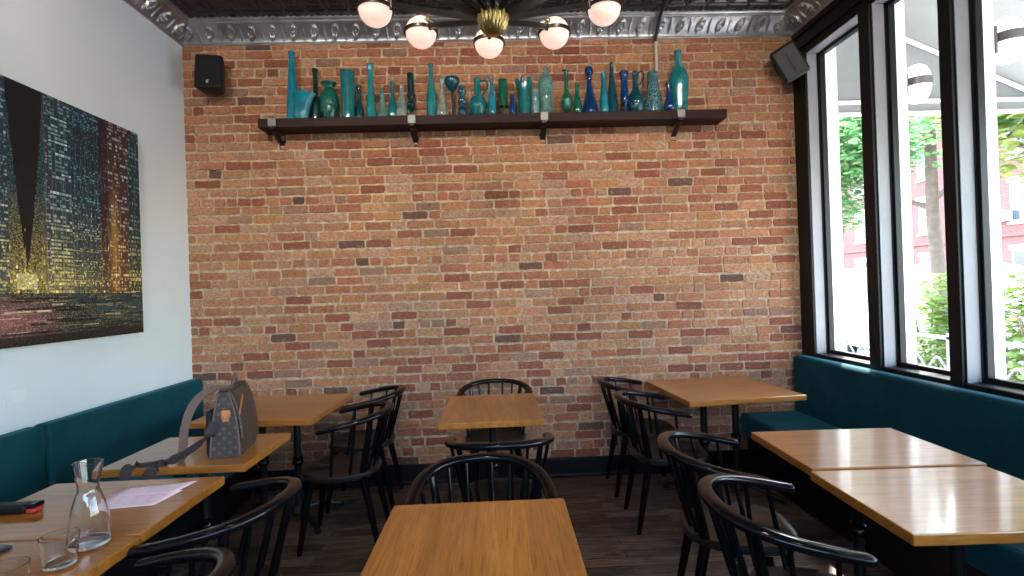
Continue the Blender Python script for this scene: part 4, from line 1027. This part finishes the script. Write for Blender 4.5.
tree((6.7, 10.3, GZ), 4.0, [(0, -.3, 4.0, 1.4, 1.2, .9), (0, .9, 4.0, 1.2, 1.2, .9), (-.2, -.5, 3.1, .9, 1.1, .55), (0, -1.0, 4.2, 1.1, .9, .8)], 5200, 'pale green street tree seen through the window next to the bricks', M['leaf'], size=.14, seed=4, rad=.11)
# bushes behind the railing
for i, (x, y, lb, sd) in enumerate(((4.85, 5.35, 'leafy bush in a planter seen through the second window', 11), (4.85, 4.45, 'leafy bush in a planter seen through the third window', 12))):
    e = empty('planter_bush', (x, y, GZ)); tag(e, lb, 'bush', 'planter bushes on the sidewalk')
    m = MB(); m.box(-.30, .30, -.38, .38, 0, .42, .02); m.box(-.33, .33, -.41, .41, .38, .43, .01); m.build('planter', M['white_ext'], e)
    m = MB()
    for k in range(5): m.tube([(random.uniform(-.15, .15), random.uniform(-.2, .2), .4), (random.uniform(-.3, .3), random.uniform(-.3, .3), 1.3)], .012, 6)
    m.build('stems', M['bark'], e)
    leaves(1300, [(0, 0, 1.05, .36, .36, .6), (.05, -.08, 1.35, .28, .30, .40), (-.05, .05, .75, .38, .40, .35)], .09, sd).build('foliage', M['leaf_bush'], e)
# cars
def car(name, loc, L, W, H, prof, win, paint, label, flip=1):
    """prof: side outline (y,z) ; win: list of window outlines"""
    e = empty(name, loc); tag(e, label, 'car', 'cars parked along the street')
    n = len(prof); vs = []; fs = []
    lay = [(-W/2, .0), (-W/2+.02, 0), (W/2-.02, 0), (W/2, 0)]
    def off(x, p):      # cabin tapers inwards above the waist
        t_ = max(0, (p[1]-H*.55)/(H*.45)); return x*(1-.22*t_)
    for x, _ in lay: vs += [(off(x, p), p[0], p[1]) for p in prof]
    for i in range(3):
        for k in range(n): fs.append([i*n+k, i*n+(k+1) % n, (i+1)*n+(k+1) % n, (i+1)*n+k])
    fs.append(list(range(n))); fs.append([3*n+k for k in range(n)][::-1])
    m = MB(); m.raw(vs, fs); m.build('body', paint, e)
    for w in win:
        for sg in (-1, 1):
            m = MB(); x = lambda p: sg*(off(W/2, p)+.006)
            m.raw([(x(p), p[0], p[1]) for p in w]+[(x(p)-sg*.02, p[0], p[1]) for p in w], [list(range(len(w))), [len(w)+i for i in range(len(w))][::-1]]+[[i, (i+1) % len(w), len(w)+(i+1) % len(w), len(w)+i] for i in range(len(w))])
            m.build('side_window', M['car_glass'], e)
    for yy in (-L*.31, L*.31):
        for sg in (-1, 1):
            m = MB(); m.lathe([(.20, -.1), (.33, -.1), (.35, -.06), (.35, .06), (.33, .1), (.20, .1)], 24, mat=Matrix.Translation((sg*(W/2-.09), yy, .35)) @ Matrix.Rotation(PI/2, 4, 'Y')); wh = m.build('wheel', M['tyre'], e)
            m = MB(); m.lathe([(.05, -.105), (.19, -.085), (.205, -.06), (.205, .06), (.19, .085), (.05, .105)], 20, mat=Matrix.Translation((sg*(W/2-.09), yy, .35)) @ Matrix.Rotation(PI/2, 4, 'Y')); m.build('wheel_rim', M['car_silver'], wh)
sc_ = 1.16
suv = [(-2.2, .35), (-2.25, .75), (-2.18, 1.0), (-1.2, 1.13), (-.55, 1.66), (-.2, 1.74), (1.5, 1.74), (1.95, 1.6), (2.2, 1.05), (2.25, .7), (2.2, .35)]
suv_big = [(a*sc_, b*sc_) for a, b in suv]
car('parked_suv', (8.4, 9.1, GZ-.12), 4.5*sc_, 2.0, 1.74*sc_, suv_big, [[(a*sc_, b*sc_) for a, b in w__] for w__ in [[(-.95, 1.14), (-.42, 1.58), (.35, 1.62), (.35, 1.14)], [(.45, 1.14), (.45, 1.62), (1.45, 1.60), (1.8, 1.2)]]], M['car_silver'], 'silver car parked across the sidewalk, seen through the second window')
van = [(-2.6, .35), (-2.65, .9), (-2.5, 1.15), (-1.7, 1.35), (-1.2, 2.0), (-.9, 2.1), (2.5, 2.12), (2.6, 2.0), (2.62, .35)]
car('parked_van', (8.8, 15.2, GZ-.12), 5.2, 2.0, 2.12, van, [[(-1.55, 1.40), (-1.1, 1.92), (-.5, 1.95), (-.5, 1.40)]], M['car_white'], 'white van parked beyond, seen through the window next to the bricks')
car('parked_car', (8.5, 4.2, GZ-.12), 4.5, 1.85, 1.74, suv, [[(-.95, 1.14), (-.42, 1.58), (.35, 1.62), (.35, 1.14)], [(.45, 1.14), (.45, 1.62), (1.45, 1.60), (1.8, 1.2)]], M['car_white'], 'white car parked near, seen through the third window')
# brick building across the street
bd = empty('brick_building', (26.2, 28, GZ)); tag(bd, 'red brick apartment building across the street', 'building')
m = MB(); m.box(0, 8, -22, 26, 0, 13); m.box(-.12, 0, -22, 26, 3.55, 3.75); m.box(-.3, 0, -22, 26, 12.6, 13); m.build('facade', M['far_brick'], bd)
for fz in (.9, 4.3, 7.6, 10.4):
    for k in range(17):
        yy = -20.5+2.75*k
        m = MB(); m.box(-.05, .06, yy-.62, yy+.62, fz, fz+1.95); fr = m.build('window', M['far_white'], bd)
        m = MB(); m.box(-.07, -.04, yy-.53, yy+.53, fz+.06, fz+.94); m.box(-.07, -.04, yy-.53, yy+.53, fz+1.02, fz+1.88); m.build('panes', M['far_glass'], fr)
        m = MB(); m.box(-.10, .05, yy-.75, yy+.75, fz-.16, fz-.02); m.box(-.08, .05, yy-.75, yy+.75, fz+1.97, fz+2.2); m.build('lintel', M['stone'], fr)
ac = empty('air_conditioner', (26.0, 24.9, GZ+4.35)); tag(ac, 'white window air conditioner on the brick building across the street', 'air conditioner')
m = MB(); m.box(-.28, .2, -.36, .36, 0, .5, .02); m.build('housing', M['far_white'], ac)
m = MB(); m.box(-.30, -.275, -.30, .30, .08, .42, .01); m.build('vent_grille', M['rail_iron'], ac)

# ================================================================== LIGHT
w = bpy.data.worlds.new('sky'); sc.world = w; w.use_nodes = True; nt = w.node_tree; bg = nt.nodes['Background']
sky = nt.nodes.new('ShaderNodeTexSky'); sky.sky_type = 'NISHITA'; sky.sun_disc = False; sky.sun_elevation = R(52); sky.sun_rotation = R(20); sky.air_density = 1.3; sky.dust_density = 2.5; sky.ozone_density = 1.0
nt.links.new(sky.outputs[0], bg.inputs[0]); bg.inputs[1].default_value = 4.4
sl = bpy.data.lights.new('sun', 'SUN'); sl.energy = 34; sl.angle = R(.6); sl.color = (1, .95, .87)
so = bpy.data.objects.new('sun', sl); COL.objects.link(so)
sd = Vector((.80, 1.0, 1.78)).normalized(); so.rotation_euler = sd.to_track_quat('Z', 'Y').to_euler(); so.location = (6, 10, 14)

for i, x in enumerate((-1.75, -.6, .6, 1.75)):  # unseen spots added to brighten the upper brick wall
    e = empty('added_spotlight', (x, 1.55, CEIL-.012)); tag(e, 'added unseen spotlight brightening the brick wall, number %s from the white wall' % ['one', 'two', 'three', 'four'][i], 'spotlight', 'added unseen spotlights')
    dv = Vector((0, 4.09-1.55, 2.55-3.58)).normalized(); q = dv.to_track_quat('Z', 'Y').to_matrix().to_4x4()
    m = MB(); m.lathe([(.05, -.012), (.05, 0.0)], 20); m.lathe([(.009, -.10), (.009, -.012)], 10); m.build('mount', M['dark_bronze'], e)
    m = MB(); m.lathe([(.02, -.10), (.042, -.085), (.045, .03), (.041, .03), (.038, .012), (.001, .010)], 20, (0, .0, -.13), mat=q, caps=False); m.build('can', M['dark_bronze'], e)
    l = bpy.data.lights.new('added_spot_lamp', 'SPOT'); l.energy = 95; l.color = (1, .88, .75); l.spot_size = R(96); l.spot_blend = .9; l.shadow_soft_size = .05
    lo = bpy.data.objects.new('added_spot_lamp', l); COL.objects.link(lo); lo.parent = e; lo.location = (0, dv.y*.045, -.13+dv.z*.045); lo.rotation_euler = (-dv).to_track_quat('Z', 'Y').to_euler()

for i, x in enumerate((-1.5, -.1, 1.5)):  # second unseen row, added to brighten the front tables
    e = empty('added_spotlight', (x, .35, CEIL-.012)); tag(e, 'added unseen spotlight brightening the tables, %s' % ['white wall side', 'middle aisle', 'window side'][i], 'spotlight', 'added unseen spotlights')
    dv = Vector((0, 1.75-.35, .77-3.58)).normalized(); q = dv.to_track_quat('Z', 'Y').to_matrix().to_4x4()
    m = MB(); m.lathe([(.05, -.012), (.05, 0.0)], 20); m.lathe([(.009, -.10), (.009, -.012)], 10); m.build('mount', M['dark_bronze'], e)
    m = MB(); m.lathe([(.02, -.10), (.042, -.085), (.045, .03), (.041, .03), (.038, .012), (.001, .010)], 20, (0, .0, -.13), mat=q, caps=False); m.build('can', M['dark_bronze'], e)
    l = bpy.data.lights.new('added_spot_lamp', 'SPOT'); l.energy = [45, 110, 45][i]; l.color = (1, .88, .75); l.spot_size = R(60); l.spot_blend = .9; l.shadow_soft_size = .05
    lo = bpy.data.objects.new('added_spot_lamp', l); COL.objects.link(lo); lo.parent = e; lo.location = (0, dv.y*.045, -.13+dv.z*.045); lo.rotation_euler = (-dv).to_track_quat('Z', 'Y').to_euler()

# ================================================================== CAMERA
f, yaw, pit, rol = 504.2034, .0333, -.0031, -.0330
fw = Vector((math.sin(yaw)*math.cos(pit), math.cos(yaw)*math.cos(pit), -math.sin(pit))); rg = Vector((math.cos(yaw), -math.sin(yaw), 0)); up = rg.cross(fw)
r2 = math.cos(rol)*rg+math.sin(rol)*up; u2 = -math.sin(rol)*rg+math.cos(rol)*up
cam = bpy.data.cameras.new('camera'); cam.sensor_width = 36; cam.lens = f*36/1024; cam.clip_end = 200; cam.clip_start = .05
co = bpy.data.objects.new('camera', cam); COL.objects.link(co)
co.matrix_world = Matrix(((r2.x, u2.x, -fw.x, 0), (r2.y, u2.y, -fw.y, 0), (r2.z, u2.z, -fw.z, 1.53), (0, 0, 0, 1)))
sc.camera = co
vs_ = sc.view_settings; vs_.view_transform = 'Standard'; vs_.look = 'None'; vs_.gamma = 1; vs_.use_curve_mapping = False; vs_.exposure = 0.0
try: sc.cycles.use_denoising = True
except Exception: pass
